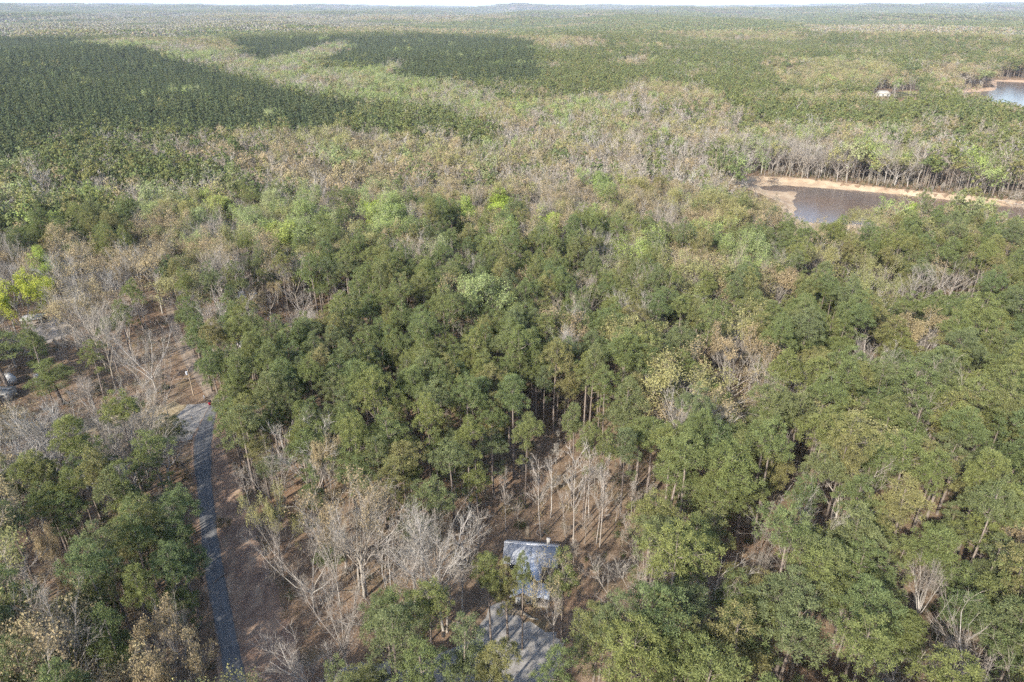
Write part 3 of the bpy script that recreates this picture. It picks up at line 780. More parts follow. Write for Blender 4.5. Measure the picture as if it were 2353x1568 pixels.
# specimens: kind, variant, crown centre (or base) on the photograph, crown width there, height, label
SPEC = [
 ('yellow', 0, (38, 695), None, 118, 17, 'round bright yellow-green tree at the picture\'s left edge above the carport'),
 ('lime', 0, (108, 612), None, 66, 16, 'vivid lime-green tree above the left carport clearing'),
 ('lime', 2, (250, 466), None, 74, 17, 'bright lime-green tree between dark pines in the upper left woods'),
 ('lime', 1, (505, 478), None, 78, 18, 'tall lime-green tree at the right end of the upper left dark pines'),
 ('lime', 0, (1078, 492), None, 66, 17, 'brightest lime-green tree, standing over dark pines in the middle of the woods'),
 ('lime', 2, (866, 498), None, 62, 16, 'lime-green tree in the grey woods, second to the left of the brightest one'),
 ('lime', 1, (1266, 518), None, 60, 17, 'pale green tree right of the brown pine group in the middle'),
 ('lime', 1, (640, 548), None, 76, 17, 'fresh green tree in the grey woods above the small back roofs'),
 ('lime', 0, (1155, 470), None, 84, 16, 'soft pale green tree just right of the brightest lime-green tree'),
 ('lime', 2, (1412, 592), None, 46, 14, 'small yellow-green tree alone in the central pines'),
 ('lime', 0, (2085, 500), None, 46, 15, 'small fresh green tree in the pines below the cove'),
 ('oak', 0, (1688, 826), None, 158, 19, 'widest tan budding oak, spreading pale limbs amid the pines'),
 ('olive', 0, (1890, 605), None, 96, 18, 'rounded golden tree below the cove, left of the olive vase-shaped one'),
 ('olive', 2, (2000, 622), None, 118, 17, 'vase-shaped olive tree with fanned limbs below the cove'),
 ('white', 0, (2105, 655), None, 125, 17, 'wide silvery bare tree beside the vase-shaped olive tree'),
 ('white', 3, (2195, 640), None, 118, 18, 'silvery bare tree, the right one of the wide pair below the cove'),
 ('white', 5, (2015, 812), None, 115, 16, 'grey bare fan-shaped tree among pines right of the widest tan oak'),
 ('oak', 1, (2130, 775), None, 95, 16, 'tan budding oak behind the grey bare fan-shaped tree'),
 ('oak', 2, (1788, 662), None, 84, 16, 'tan budding tree between the central pines and the golden rounded tree'),
 ('oak', 3, (1640, 672), None, 46, 14, 'small tan budding tree above the widest tan oak'),
 ('olive', 1, (2000, 518), None, 104, 16, 'broad golden-olive tree close to the near bank of the cove'),
 ('white', 0, None, (806, 1557), 175, 24, 'largest pale bare tree with fanned limbs, right of the bare verge'),
 ('oak', 0, (372, 1515), None, 190, 17, 'tan leafy oak at the bottom left beside the road'),
 ('oak', 3, (118, 1275), None, 92, 15, 'tan budding oak in the lower left pines'),
 ('white', 4, (405, 1440), None, 78, 17, 'thin white bare tree left of the road near the bottom'),
 ('white', 3, (622, 1085), None, 112, 17, 'white bare tree with forked limbs right of the bare verge'),
 ('white', 1, (760, 1240), None, 100, 18, 'pale bare tree behind the largest pale bare tree'),
 ('white', 2, (2128, 1340), None, 92, 16, 'stark white bare tree in a dark gap of the lower right pines'),
 ('white', 4, (1745, 1290), None, 60, 12, 'small grey bare tree in a gap right of the house clearing'),
 ('olive', 2, (625, 1200), None, 110, 16, 'golden budding tree at the edge of the bare verge'),
 ('oak', 1, (752, 1070), None, 62, 17, 'slender tan budding tree above the pale bare thicket'),
 ('lime', 1, (1660, 935), None, 42, 11, 'small bright green tree below the widest tan oak'),
 ('white', 4, (595, 945), None, 50, 14, 'small white bare tree in the pines right of the paved road\'s far end'),
 ('yardoak', 0, None, (1272, 1504), 112, 20, 'tan budding oak standing in the gravel yard in front of the house'),
 ('pine', 4, None, (1200, 1493), 42, 22, 'thin pine in the gravel yard screening the house roof'),
 ('pine', 6, None, (1166, 1472), 60, 19, 'dark-trunked pine in the gravel yard left of the thin one'),
 ('pine', 7, None, (1128, 1474), 70, 19.5, 'pine at the left side of the gravel yard'),
 ('pine', 3, None, (1290, 1474), 76, 21.5, 'round-crowned pine hiding the right half of the house roof'),
 ('slim', 1, None, (1098, 1320), 62, 16.5, 'grey bare tree with upswept limbs left of the house'),
 ('slim', 0, None, (1243, 1237), 62, 21, 'white bare tree just behind the house'),
 ('slim', 2, None, (1300, 1250), 40, 13.5, 'leaning thin bare tree behind the house, left of the forked one'),
 ('slim', 1, None, (1316, 1266), 60, 26, 'tallest white bare tree right of the house'),
 ('slim', 0, None, (1378, 1257), 56, 22, 'bare white tree at the right side of the house clearing'),
 ('slim', 2, None, (1440, 1246), 34, 8, 'short bare tree at the clearing\'s right edge'),
 ('slim', 2, None, (1194, 1229), 34, 9, 'short bare sapling behind the left end of the house'),
 ('slim', 0, None, (1162, 1218), 46, 15, 'bare tree behind and left of the house'),
 ('pine', 7, None, (1207, 1170), 60, 25, 'tall pine with a long bare trunk behind the house, first from the left'),
 ('pine', 4, None, (1313, 1146), 50, 25, 'tall pine with a long bare trunk behind the house, second from the left'),
 ('pine', 7, None, (1340, 1195), 48, 25, 'tall pine with a long bare trunk behind the house, third from the left'),
 ('pine', 4, None, (1382, 1202), 48, 24, 'tall pine with a long bare trunk behind the house, fourth from the left'),
 ('pine', 7, None, (1424, 1202), 66, 24, 'tall pine with a long bare trunk behind the house, fifth from the left'),
 ('slim', 0, None, (1353, 1191), 50, 23, 'pale slender tree on the brown slope, right of the long-trunked pines'),
 ('slim', 1, None, (1343, 1216), 46, 23, 'pale slender tree on the brown slope, just right of the tallest white one'),
 ('slim', 2, None, (1450, 1197), 36, 12, 'slender bare tree at the upper right of the house clearing'),
 ('slim', 0, None, (1370, 1250), 44, 18, 'slender bare tree close beside the bare white one right of the house'),
 ('slim', 2, None, (1412, 1214), 34, 10, 'low slender tree under the right-hand pines of the clearing'),
 ('slim', 1, None, (1265, 1190), 46, 17, 'slender greenish-grey tree on the slope above the ladder'),
 ('pine', 0, (905, 1480), None, 120, 22, 'broad pine in the bottom woods left of the gravel yard, first from the left'),
 ('pine', 5, (985, 1420), None, 110, 21, 'broad pine in the bottom woods left of the gravel yard, behind the first'),
 ('pine', 3, (1062, 1500), None, 110, 22, 'broad pine in the bottom woods at the gravel yard\'s left edge'),
 ('pine', 1, (975, 1545), None, 110, 20, 'broad pine at the bottom edge left of the gravel yard'),
 ('pine', 7, (1140, 1566), None, 100, 19, 'pine at the bottom edge below the gravel yard'),
 ('pine', 2, (1275, 1568), None, 105, 20, 'pine at the bottom edge right of the gravel yard'),
 ('pine', 2, None, (916, 1250), 88, 22, 'full pine with a visible trunk standing over the bare thicket'),
 ('pine', 0, None, (1044, 1222), 84, 23, 'full pine left of the clearing with a straight visible trunk'),
 ('oak', 2, None, (523, 1240), 30, 5, 'small tan sapling alone on the bare verge'),
 ('white', 3, None, (388, 962), 95, 17, 'large white bare tree left of the utility pole'),
 ('white', 0, None, (345, 930), 110, 19, 'large bare tree on the open ground behind the dry grass'),
 ('white', 2, None, (232, 995), 92, 17, 'bare tree on the dry grass strip left of the gravel apron'),
 ('pine', 3, None, (404, 1075), 76, 15, 'pine beside the road across from the gravel apron'),
 ('pine', 5, None, (22, 905), 150, 19, 'spreading dark pine above the white mobile home'),
 ('pine', 6, None, (143, 930), 90, 14, 'small dark pine right of the white mobile home'),
 ('pine', 1, None, (395, 1190), 96, 23, 'tall pine left of the paved road where it straightens'),
 ('white', 1, None, (420, 640), 110, 19, 'big grey bare tree at the dirt track\'s bend'),
 ('white', 3, None, (700, 745), 80, 15, 'tan-grey bare tree in the open patch by the back roofs'),
 ('oak', 0, None, (625, 735), 82, 13, 'brownish budding tree beside the grey back roof'),
]
for q, (k, var, cc, base, wpx, h, lab) in enumerate(SPEC):
    if base is None: h = h + 4
    p = PROTO[k][var]
    if base is None:
        c = un(cc[0], cc[1], .72 * h); x, y = c[0], c[1]
    else:
        x, y = un(*base)[:2]
    cx_, cy__, dep = proj(np.array([x, y, .72 * h]))
    rad = wpx * .5 * float(dep) / FPX
    TREES.append([KINDS.index(k), var, x, y, 0.0, rng.uniform(0, 6.28), rad / p['r'], h / p['h'], float(cx_), float(cy__), rad * FPX / float(dep), float(dep), 0, q])
spec_xy = np.array([[t[2], t[3]] for t in TREES]); spec_r = np.array([t[6] * CRH[KINDS[t[0]]][0][t[1]] for t in TREES])
def clear_spec(X, Y, kind):
    k = kind.copy(); szm = np.ones(len(X))
    for (x, y), r_ in zip(spec_xy, spec_r):
        # nothing within the crown, and nothing that would stand in front of it toward the lens
        k[np.hypot(X - x, Y - y) < r_ * .8 + 1.2] = -1
        dv = np.array([-x, -y]) / np.hypot(x, y)
        al = (X - x) * dv[0] + (Y - y) * dv[1]; ac = np.abs((X - x) * -dv[1] + (Y - y) * dv[0])
        dd = np.hypot(x, y)
        k[(al > 0) & (al < r_ + 3) & (ac < r_ * .7)] = -1
        szm[(al > 0) & (al < min(8 + .1 * dd, 32)) & (ac < r_ * .9)] = .6
    return k, szm
D1, D2, D3 = 340, 1100, 2300
X, Y, Z, K = scatter(30, D1, 4.6, 1.0); K, SZM = clear_spec(X, Y, K); add_trees(X, Y, Z, K, 0, 1.0, SZM)
X, Y, Z, K = scatter(D1, D2, 5.2, 1.0); add_trees(X, Y, Z, K, 1, 1.06)
X, Y, Z, K = scatter(D2, D3, 8.4, 1.55); add_trees(X, Y, Z, K, 1, 1.6)
print('trees', len(TREES))

# ------------------------------------------------------------------ which trees stand as things of their own
NAME = {'pine': 'pine_tree', 'plant': 'pine_tree', 'bare': 'bare_tree', 'slim': 'bare_tree', 'tan': 'budding_tree', 'olive': 'budding_tree', 'green': 'leafing_tree', 'yellow': 'leafing_tree', 'white': 'bare_tree', 'lime': 'leafing_tree', 'oak': 'budding_tree', 'yardoak': 'budding_tree'}
LIMIT = {'pine_tree': 300, 'bare_tree': 260, 'budding_tree': 200, 'leafing_tree': 120}
GROUPS = {'pine_tree': 'pines of the near woods', 'bare_tree': 'leafless trees of the near woods', 'budding_tree': 'tan and olive budding trees', 'leafing_tree': 'fresh green trees in leaf'}
byname = {}
for i, t in enumerate(TREES):
    if t[12] != 0: continue
    inn = 0 < t[8] < 2353 and 0 < t[9] < 1568 + t[10] * .3
    if t[13] < 0 and not inn: continue
    byname.setdefault(NAME[KINDS[t[0]]], []).append((t[13] < 0, -t[10] * (t[7] ** .5), i))
single = set()
for nm, rows in byname.items():
    rows.sort(); single.update(i for *_, i in rows[:LIMIT[nm]])
LAND = [('the metal-roofed house', 1205, 1300), ('the gravel yard', 1190, 1480), ('the largest pale bare tree', 790, 1400), ('the bare verge', 600, 1300),
        ('the paved road\'s straight stretch', 460, 1250), ('the tan leafy oak by the road', 372, 1515), ('the gravel apron', 440, 965), ('the utility pole', 436, 875),
        ('the white mobile home', 30, 905), ('the carport', 85, 735), ('the yellow-green tree', 38, 695), ('the dirt track\'s bend', 380, 700), ('the grey back roof', 575, 675),
        ('the white back roof', 570, 778), ('the widest tan oak', 1688, 826), ('the grey fan-shaped tree', 2015, 812), ('the silvery bare pair', 2150, 650), ('the cove\'s sandbar', 1830, 480),
        ('the stark white tree', 2128, 1340), ('the small grey tree in the gap', 1745, 1290), ('the picture\'s bottom right corner', 2330, 1550), ('the picture\'s bottom left corner', 30, 1540),
        ('the picture\'s right edge', 2330, 950), ('the house clearing', 1330, 1130), ('the tan oak in the lower left', 118, 1275), ('the white tree by the road\'s end', 595, 945),
        ('the brightest lime-green tree', 1078, 492), ('the small yellow-green tree', 1412, 592), ('the middle of the picture', 1176, 784), ('the vase-shaped olive tree', 2000, 622),
        ('the forked white bare tree', 622, 1085), ('the full pine by the clearing', 1030, 1120), ('the picture\'s bottom centre', 1500, 1560), ('the small bright green tree', 1660, 935),
        ('the upper left lime-green tree', 250, 466), ('the left pine wood', 60, 560), ('the cove\'s far bank', 2050, 435), ('the tall lime-green tree', 505, 478)]
ORD = 'first second third fourth fifth sixth seventh eighth ninth tenth eleventh twelfth thirteenth'.split()
CARD = 'one two three four five six seven eight nine ten eleven twelve thirteen'.split()
WORD = {'white': 'white bare tree', 'lime': 'lime-green tree', 'oak': 'tan oak', 'pine': 'green pine', 'plant': 'dark pine', 'bare': 'bare grey tree', 'slim': 'slender bare tree', 'tan': 'tan budding tree', 'olive': 'olive budding tree', 'green': 'fresh green tree', 'yellow': 'yellow-green tree'}
cells = {}
for i in single:
    t = TREES[i]
    if t[13] >= 0: continue
    px, py = t[8], t[9]
    best = min(LAND, key=lambda L: (px - L[1]) ** 2 + 1.6 * (py - L[2]) ** 2)
    dx, dy = px - best[1], py - best[2]
    rel = ('left of ' if dx < 0 else 'right of ') if abs(dx) > 1.1 * abs(dy) else ('above ' if dy < 0 else 'below ')
    cells.setdefault((KINDS[t[0]], rel + best[0]), []).append((-py, px, i))
LABEL = {}
for (k, where), rows in cells.items():
    rows.sort(); n = len(rows); nrow = max(1, math.ceil(n / 8)); per = math.ceil(n / nrow)
    for q in range(nrow):
        line = sorted((px, i) for _, px, i in rows[q * per:(q + 1) * per])
        tail = '' if nrow == 1 else ', ' + ('front' if q == 0 else 'back' if q == nrow - 1 else ORD[q]) + ' row'
        m_ = len(line)
        for j, (px, i) in enumerate(line):
            if m_ == 1: LABEL[i] = ('lone ' if nrow == 1 else '') + f'{WORD[k]} {where}{tail}'
            else: LABEL[i] = f'{WORD[k]} {where}{tail}, ' + ('leftmost' if j == 0 else 'rightmost' if j == m_ - 1 else f'{ORD[j]} from left')
for i in sorted(single, key=lambda i: -TREES[i][10]):
    t = TREES[i]; k = KINDS[t[0]]; nm = NAME[k]; p = PROTO[k][t[1]]
    root = bpy.data.objects.new(nm, None); COL.objects.link(root)
    root.location = (t[2], t[3], t[4] - .05); root.rotation_euler = (0, 0, t[5]); root.scale = (t[6], t[6], t[7])
    tag(root, SPEC[t[13]][6] if t[13] >= 0 else LABEL[i], 'tree', GROUPS[nm])
    for part in ('trunk', 'crown'):
        o = bpy.data.objects.new(part, p[part]); COL.objects.link(o); o.parent = root

# ------------------------------------------------------------------ the rest of the forest: masses
def instancer(name, label, meshes, rows, cat_='forest'):
    """rows: (mesh index, x, y, z, rot, sx, sy, sz)"""
    if not len(rows): return
    col = bpy.data.collections.new(name + '_shapes')
    for q, me in enumerate(meshes):
        o = bpy.data.objects.new(f'{name}_shape_{q:03d}', me); col.objects.link(o)
    A = np.asarray(rows, np.float32)
    me = bpy.data.meshes.new(name); me.vertices.add(len(A)); me.vertices.foreach_set('co', A[:, 1:4].ravel().copy())
    for nm, ty, vals, key in (('pick', 'INT', A[:, 0].astype(np.int32), 'value'), ('turn', 'FLOAT', A[:, 4], 'value'), ('size', 'FLOAT_VECTOR', A[:, 5:8].ravel(), 'vector')):
        at = me.attributes.new(nm, ty, 'POINT'); at.data.foreach_set(key, np.ascontiguousarray(vals))
    o = tag(obj(name, me), label, cat_, kind='stuff')
    ng = bpy.data.node_groups.new(name, 'GeometryNodeTree')
    ng.interface.new_socket('Geometry', in_out='INPUT', socket_type='NodeSocketGeometry')
    ng.interface.new_socket('Geometry', in_out='OUTPUT', socket_type='NodeSocketGeometry')
    gi = ng.nodes.new('NodeGroupInput'); go = ng.nodes.new('NodeGroupOutput')
    ip = ng.nodes.new('GeometryNodeInstanceOnPoints'); ci = ng.nodes.new('GeometryNodeCollectionInfo')
    ci.inputs['Collection'].default_value = col; ci.inputs['Separate Children'].default_value = True; ci.inputs['Reset Children'].default_value = True
    def attr(nm, dt):
        a = ng.nodes.new('GeometryNodeInputNamedAttribute'); a.data_type = dt; a.inputs[0].default_value = nm
        return next(s for s in a.outputs if s.enabled and s.name == 'Attribute')
    cx = ng.nodes.new('ShaderNodeCombineXYZ')
    L = ng.links
    L.new(gi.outputs[0], ip.inputs['Points']); L.new(ci.outputs[0], ip.inputs['Instance']); ip.inputs['Pick Instance'].default_value = True
    L.new(attr('pick', 'INT'), ip.inputs['Instance Index'])
    L.new(attr('turn', 'FLOAT'), cx.inputs[2]); L.new(cx.outputs[0], ip.inputs['Rotation'])
    L.new(attr('size', 'FLOAT_VECTOR'), ip.inputs['Scale'])
    L.new(ip.outputs[0], go.inputs[0])
    md = o.modifiers.new('scatter', 'NODES'); md.node_group = ng
    return o
MASS = {'pine': 'pine_forest', 'plant': 'plantation_forest', 'bare': 'bare_woods', 'tan': 'budding_woods', 'green': 'leafing_woods'}
MLAB = {'pine': 'mass of green pines filling the woods farther off', 'plant': 'even dark pine plantation covering the ridge', 'bare': 'mass of leafless grey trees in the valley bottom',
        'tan': 'mass of tan and olive budding trees farther off', 'green': 'mass of pale green trees coming into leaf farther off'}
fam = {'pine': 'pine', 'plant': 'plant', 'bare': 'bare', 'slim': 'bare', 'tan': 'tan', 'olive': 'tan', 'green': 'green', 'yellow': 'green', 'white': 'bare', 'lime': 'green', 'oak': 'tan', 'yardoak': 'tan'}
for f in MASS:
    meshes = []; off = {}
    for k in KINDS:
        if fam[k] != f: continue
        for lod in (0, 1):
            off[(k, lod)] = len(meshes); meshes += FAR.get((k, lod), [])
    rows = []
    for i, t in enumerate(TREES):
        k = KINDS[t[0]]
        if fam[k] != f or i in single: continue
        lod = t[12] if FAR.get((k, t[12])) else 0
        rows.append((off[(k, lod)] + t[1], t[2], t[3], t[4] - .05, t[5], t[6], t[6], t[7]))
    instancer(MASS[f], MLAB[f], meshes, rows)

# far canopy, kilometres away: patches of many small crowns
def blob(g, c, rad, hgt, r, n=16):
    D = unit(r.normal(size=(n, 3)) + (0, 0, .45)); C = np.repeat(np.array([c]), n, 0) + D * (rad * .8, rad * .8, hgt)
    shells(g, C, D, rad * .95, .25, r)
def patch(seed, mats, weights, size=64, step=8.2):
    r = np.random.default_rng(seed); parts = [Geo() for _ in mats]
    n = int(size / step)
    for i in range(n):
        for j in range(n):
            q = r.choice(len(mats), p=weights)
            x = (i + .5 + r.uniform(-.4, .4)) * step - size / 2; y = (j + .5 + r.uniform(-.4, .4)) * step - size / 2
            blob(parts[q], (x, y, r.uniform(11, 16)), r.uniform(3.6, 5.4), 5, r)
    V, T, M = cat([(p.get(), q) for q, p in enumerate(parts)])
    return mk_mesh('far_canopy', V, T, mats, M)
M_TWIG = bark_mat('twig_haze', [(0, (.205, .195, .16)), (.5, (.235, .22, .18)), (1, (.22, .21, .165))])
PM = [M_PINE, M_TWIG, M_TAN, M_OLIVE, M_GREEN]
PW = {'pine': (.93, .03, .02, .01, .01), 'mixp': (.80, .06, .07, .05, .02), 'barry': (.22, .48, .14, .11, .05), 'tanny': (.14, .30, .36, .14, .06), 'goldy': (.22, .10, .30, .30, .08), 'greeny': (.14, .34, .14, .16, .22)}
PK = list(PW); pm = []
for q, k in enumerate(PK):
    for s in range(2): pm.append(patch(900 + q * 10 + s, PM, PW[k]))
rows = []
for d0, d1, sz in ((2240, 5200, 64.), (5150, 11000, 130.), (10900, 26000, 320.)):
    sp = sz * .94
    xs = np.arange(-d1, d1, sp); ys = np.arange(0, d1 + sp, sp)
    X, Y = np.meshgrid(xs, ys); X, Y = X.ravel(), Y.ravel(); dd = np.hypot(X, Y)
    m = (dd > d0) & (dd < d1) & (np.abs(X) < Y * .95); X, Y = X[m], Y[m]
    X = X + rng.uniform(-.15, .15, X.shape) * sp; Y = Y + rng.uniform(-.15, .15, X.shape) * sp
    Z = terrain(X, Y)
    px, py, dep = proj(np.stack([X, Y, Z + 14], -1))
    cl = classify(px + rng.normal(size=px.shape) * 10, py + rng.normal(size=px.shape) * .8)
    tanny = waves(X, Y, 900, 31) + waves(X, Y, 330, 32) * .7
    sc_ = sz / 64.
    for x, y, z, c, tn in zip(X, Y, Z, cl, tanny):
        k = REG[c][0]
        if k not in PW: k = 'pine' if k == 'plant' else 'barry'
        if k in ('pine', 'mixp'):
            k = 'mixp' if tn > -.2 else 'pine'
            if tn > 1.25: k = 'goldy'
        if k == 'barry' and tn < -1.3: k = 'mixp'
        rows.append((PK.index(k) * 2 + rng.integers(0, 2), x, y, z + (-2 if sc_ > 1.5 else 0), rng.integers(0, 4) * 1.5708, sc_, sc_, 1 + (sc_ - 1) * .12))
instancer('far_forest', 'blue-hazed forest reaching to the horizon', pm, rows)

# undergrowth
def shrub(seed, m, tall):
    r = np.random.default_rng(seed); g = Geo(); s = Geo()
    for k in range(5):
        d = unit(np.array([r.normal() * .5, r.normal() * .5, 1])); e = d * tall * r.uniform(.6, 1)
        s.tube([np.zeros(3), e], [.03, .008], 3)
        n = 34
        C = e * r.uniform(.45, 1.05, (n, 1)) + r.normal(size=(n, 3)) * tall * .2; C[:, 2] = np.abs(C[:, 2])
        leaves(g, C, .2, r)
    V, T, M = cat([(s.get(), 0), (g.get(), 1)])
    return mk_mesh('shrub', V, T, [M_HBARK, m], M)
def sapling(seed, h):
    t, b, w_, l = hardwood_geo(seed, h, 1.0, .3, 0, 0, 0, True)
    V, T, M = cat([(t, 0), (b, 0), (w_, 0)]); return mk_mesh('sapling', V, T, [M_TWIGS], M)
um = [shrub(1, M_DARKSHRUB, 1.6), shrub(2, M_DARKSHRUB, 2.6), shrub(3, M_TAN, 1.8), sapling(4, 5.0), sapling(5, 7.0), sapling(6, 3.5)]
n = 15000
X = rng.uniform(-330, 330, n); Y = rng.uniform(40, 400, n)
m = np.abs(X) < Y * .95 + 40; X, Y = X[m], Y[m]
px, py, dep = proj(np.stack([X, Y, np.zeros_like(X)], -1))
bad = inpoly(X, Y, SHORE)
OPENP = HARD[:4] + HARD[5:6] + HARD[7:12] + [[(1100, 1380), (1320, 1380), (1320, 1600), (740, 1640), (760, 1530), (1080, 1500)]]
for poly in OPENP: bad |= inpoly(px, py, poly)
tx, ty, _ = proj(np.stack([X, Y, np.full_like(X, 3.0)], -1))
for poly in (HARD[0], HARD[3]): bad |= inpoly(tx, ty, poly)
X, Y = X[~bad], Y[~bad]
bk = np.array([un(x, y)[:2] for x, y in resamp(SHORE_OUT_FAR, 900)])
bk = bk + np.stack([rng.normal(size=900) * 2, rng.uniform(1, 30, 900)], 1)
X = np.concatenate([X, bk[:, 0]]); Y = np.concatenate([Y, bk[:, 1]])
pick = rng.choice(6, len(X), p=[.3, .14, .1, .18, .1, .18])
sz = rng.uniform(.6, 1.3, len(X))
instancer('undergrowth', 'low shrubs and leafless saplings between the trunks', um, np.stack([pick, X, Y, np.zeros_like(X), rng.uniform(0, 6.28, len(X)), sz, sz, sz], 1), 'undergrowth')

# ------------------------------------------------------------------ buildings
M_METAL = surf_mat('pale_metal_roof', [(.3, (.50, .525, .57)), (.6, (.57, .595, .64)), (.8, (.61, .635, .67))], .5, .42, 4, 0, .08, spec=.4)
M_OLDROOF = surf_mat('stained_metal_roof', [(.27, (.13, .085, .065)), (.36, (.30, .30, .305)), (.6, (.40, .415, .44)), (.75, (.34, .33, .31))], .7, .5, 6, 0, .05, spec=.4)
M_CAP = surf_mat('white_ridge_metal', [(.3, (.46, .47, .50)), (.7, (.50, .51, .53))], 1, .4, 2, 0, .1)
M_SIDING = surf_mat('white_siding', [(.3, (.40, .39, .36)), (.7, (.50, .49, .46))], 1.5, .7, 4, 0, 0, stretch=(.3, .3, 3))
M_TANWALL = surf_mat('tan_boards', [(.3, (.20, .16, .115)), (.7, (.27, .22, .16))], 2, .85, 5, .1)
M_WOOD = surf_mat('weathered_wood', [(.3, (.26, .20, .14)), (.7, (.38, .31, .23))], 2, .9, 5, .1)
M_DARK = surf_mat('dark_metal', [(.3, (.015, .015, .017)), (.7, (.03, .03, .033))], 3, .5, 2)
M_GLASS = surf_mat('window_glass', [(.3, (.03, .035, .04)), (.7, (.05, .055, .06))], 1, .08, 1, spec=.6)
M_BLOCK = surf_mat('grey_block', [(.3, (.25, .24, .23)), (.7, (.34, .33, .31))], 2, .95, 4)
M_STONE = surf_mat('buff_paving_stone', [(.3, (.26, .225, .17)), (.7, (.34, .30, .24))], 3, .95, 4, .1)
M_ROCK = surf_mat('brown_field_stone', [(.3, (.14, .11, .09)), (.7, (.26, .21, .17))], 3, .95, 5, .2)
M_RED = surf_mat('red_plastic', [(.3, (.24, .008, .02)), (.7, (.30, .012, .028))], 2, .4, 2)
M_WHITE = surf_mat('white_paint', [(.3, (.42, .42, .41)), (.7, (.50, .50, .49))], 2, .55, 3)
M_GREYMETAL = surf_mat('grey_enamel', [(.3, (.50, .53, .58)), (.7, (.58, .61, .66))], 2, .45, 2)
M_TAN_ROOF = surf_mat('beige_roof', [(.3, (.28, .27, .245)), (.7, (.37, .36, .33))], .8, .7, 4)

def gable(parent, x0, x1, yc, hd, eave, ridge, over, m_roof, ribs=True, axis='x', name='roof', rib_step=.5):
    """two roof slopes along a ridge; axis x or y; returns the roof part"""
    sl = (ridge - eave) / hd
    e = hd + over; ze = eave - sl * over; th = .07
    def P(u, v, z): return (u, yc + v, z) if axis == 'x' else (yc - v, u, z)
    g = Geo()
    g.slab([P(x0, -e, ze), P(x1, -e, ze), P(x1, 0, ridge), P(x0, 0, ridge)], th)
    g.slab([P(x0, 0, ridge + .002), P(x1, 0, ridge + .002), P(x1, e, ze), P(x0, e, ze)], th)
    roof = geo_obj(name, g, m_roof, parent)
    c = Geo()
    c.slab([P(x0 - .02, -.16, ridge - .16 * sl + .03), P(x1 + .02, -.16, ridge - .16 * sl + .03), P(x1 + .02, 0, ridge + .045), P(x0 - .02, 0, ridge + .045)], .02)
    c.slab([P(x0 - .02, 0, ridge + .047), P(x1 + .02, 0, ridge + .047), P(x1 + .02, .16, ridge - .16 * sl + .03), P(x0 - .02, .16, ridge - .16 * sl + .03)], .02)
    geo_obj('ridge_cap', c, M_CAP, roof)
    if ribs:
        q = Geo(); u = x0 + .2
        while u < x1 - .1:
            for s in (-1, 1):
                a = [P(u - .025, s * e, ze + .045), P(u + .025, s * e, ze + .045), P(u + .025, s * .17, ridge - .17 * sl + .045), P(u - .025, s * .17, ridge - .17 * sl + .045)]
                if (s > 0) ^ (axis == 'y') ^ False: a = a[::-1]
                q.slab(a, .05)
            u += rib_step
        o = geo_obj('seam', q, m_roof, roof); o['kind'] = 'stuff'
    return roof
def walls(parent, x0, x1, y0, y1, h, m, ridge=None, axis='x', name='wall'):
    g = Geo(); g.box((x0, y0, 0), (x1, y1, h))
    if ridge:
        for s in (0, 1):
            if axis == 'x':
                x = (x0, x1)[s]; d = .1 if s == 0 else -.1; ym = (y0 + y1) / 2
                a = [(x, y0, h), (x, y1, h), (x, ym, ridge)]; b_ = [(x + d, *p[1:]) for p in a]
            else:
                y = (y0, y1)[s]; d = .1 if s == 0 else -.1; xm = (x0 + x1) / 2
                a = [(x0, y, h), (x1, y, h), (xm, y, ridge)]; b_ = [(p[0], p[1] + d, p[2]) for p in a]
            g.add(a + b_, [(0, 1, 2), (3, 5, 4), (0, 3, 4), (0, 4, 1), (1, 4, 5), (1, 5, 2), (2, 5, 3), (2, 3, 0)])
    return geo_obj(name, g, m, parent)
def window(parent, c, w, h, face='-y', m=M_WHITE):
    g = Geo(); p = Geo(); x, y, z = c; t = .07
    if face in ('-y', '+y'):
        s = -1 if face == '-y' else 1; y0, y1 = sorted((y, y + s * .06))
        for a, b_ in (((x - w / 2 - t, y0, z - h / 2 - t), (x + w / 2 + t, y1, z - h / 2)), ((x - w / 2 - t, y0, z + h / 2), (x + w / 2 + t, y1, z + h / 2 + t)),
                      ((x - w / 2 - t, y0, z - h / 2), (x - w / 2, y1, z + h / 2)), ((x + w / 2, y0, z - h / 2), (x + w / 2 + t, y1, z + h / 2)), ((x - .02, y0, z - h / 2), (x + .02, y1, z + h / 2))): g.box(a, b_)
        ya, yb = sorted((y + s * .005, y + s * .03)); p.box((x - w / 2, ya, z - h / 2), (x + w / 2, yb, z + h / 2))
    else:
        s = -1 if face == '-x' else 1; x0, x1 = sorted((x, x + s * .06))
        for a, b_ in (((x0, y - w / 2 - t, z - h / 2 - t), (x1, y + w / 2 + t, z - h / 2)), ((x0, y - w / 2 - t, z + h / 2), (x1, y + w / 2 + t, z + h / 2 + t)),
                      ((x0, y - w / 2 - t, z - h / 2), (x1, y - w / 2, z + h / 2)), ((x0, y + w / 2, z - h / 2), (x1, y + w / 2 + t, z + h / 2)), ((x0, y - .02, z - h / 2), (x1, y + .02, z + h / 2))): g.box(a, b_)
        xa, xb = sorted((x + s * .005, x + s * .03)); p.box((xa, y - w / 2, z - h / 2), (xb, y + w / 2, z + h / 2))
    o = geo_obj('window', g, m, parent); geo_obj('pane', p, M_GLASS, o)
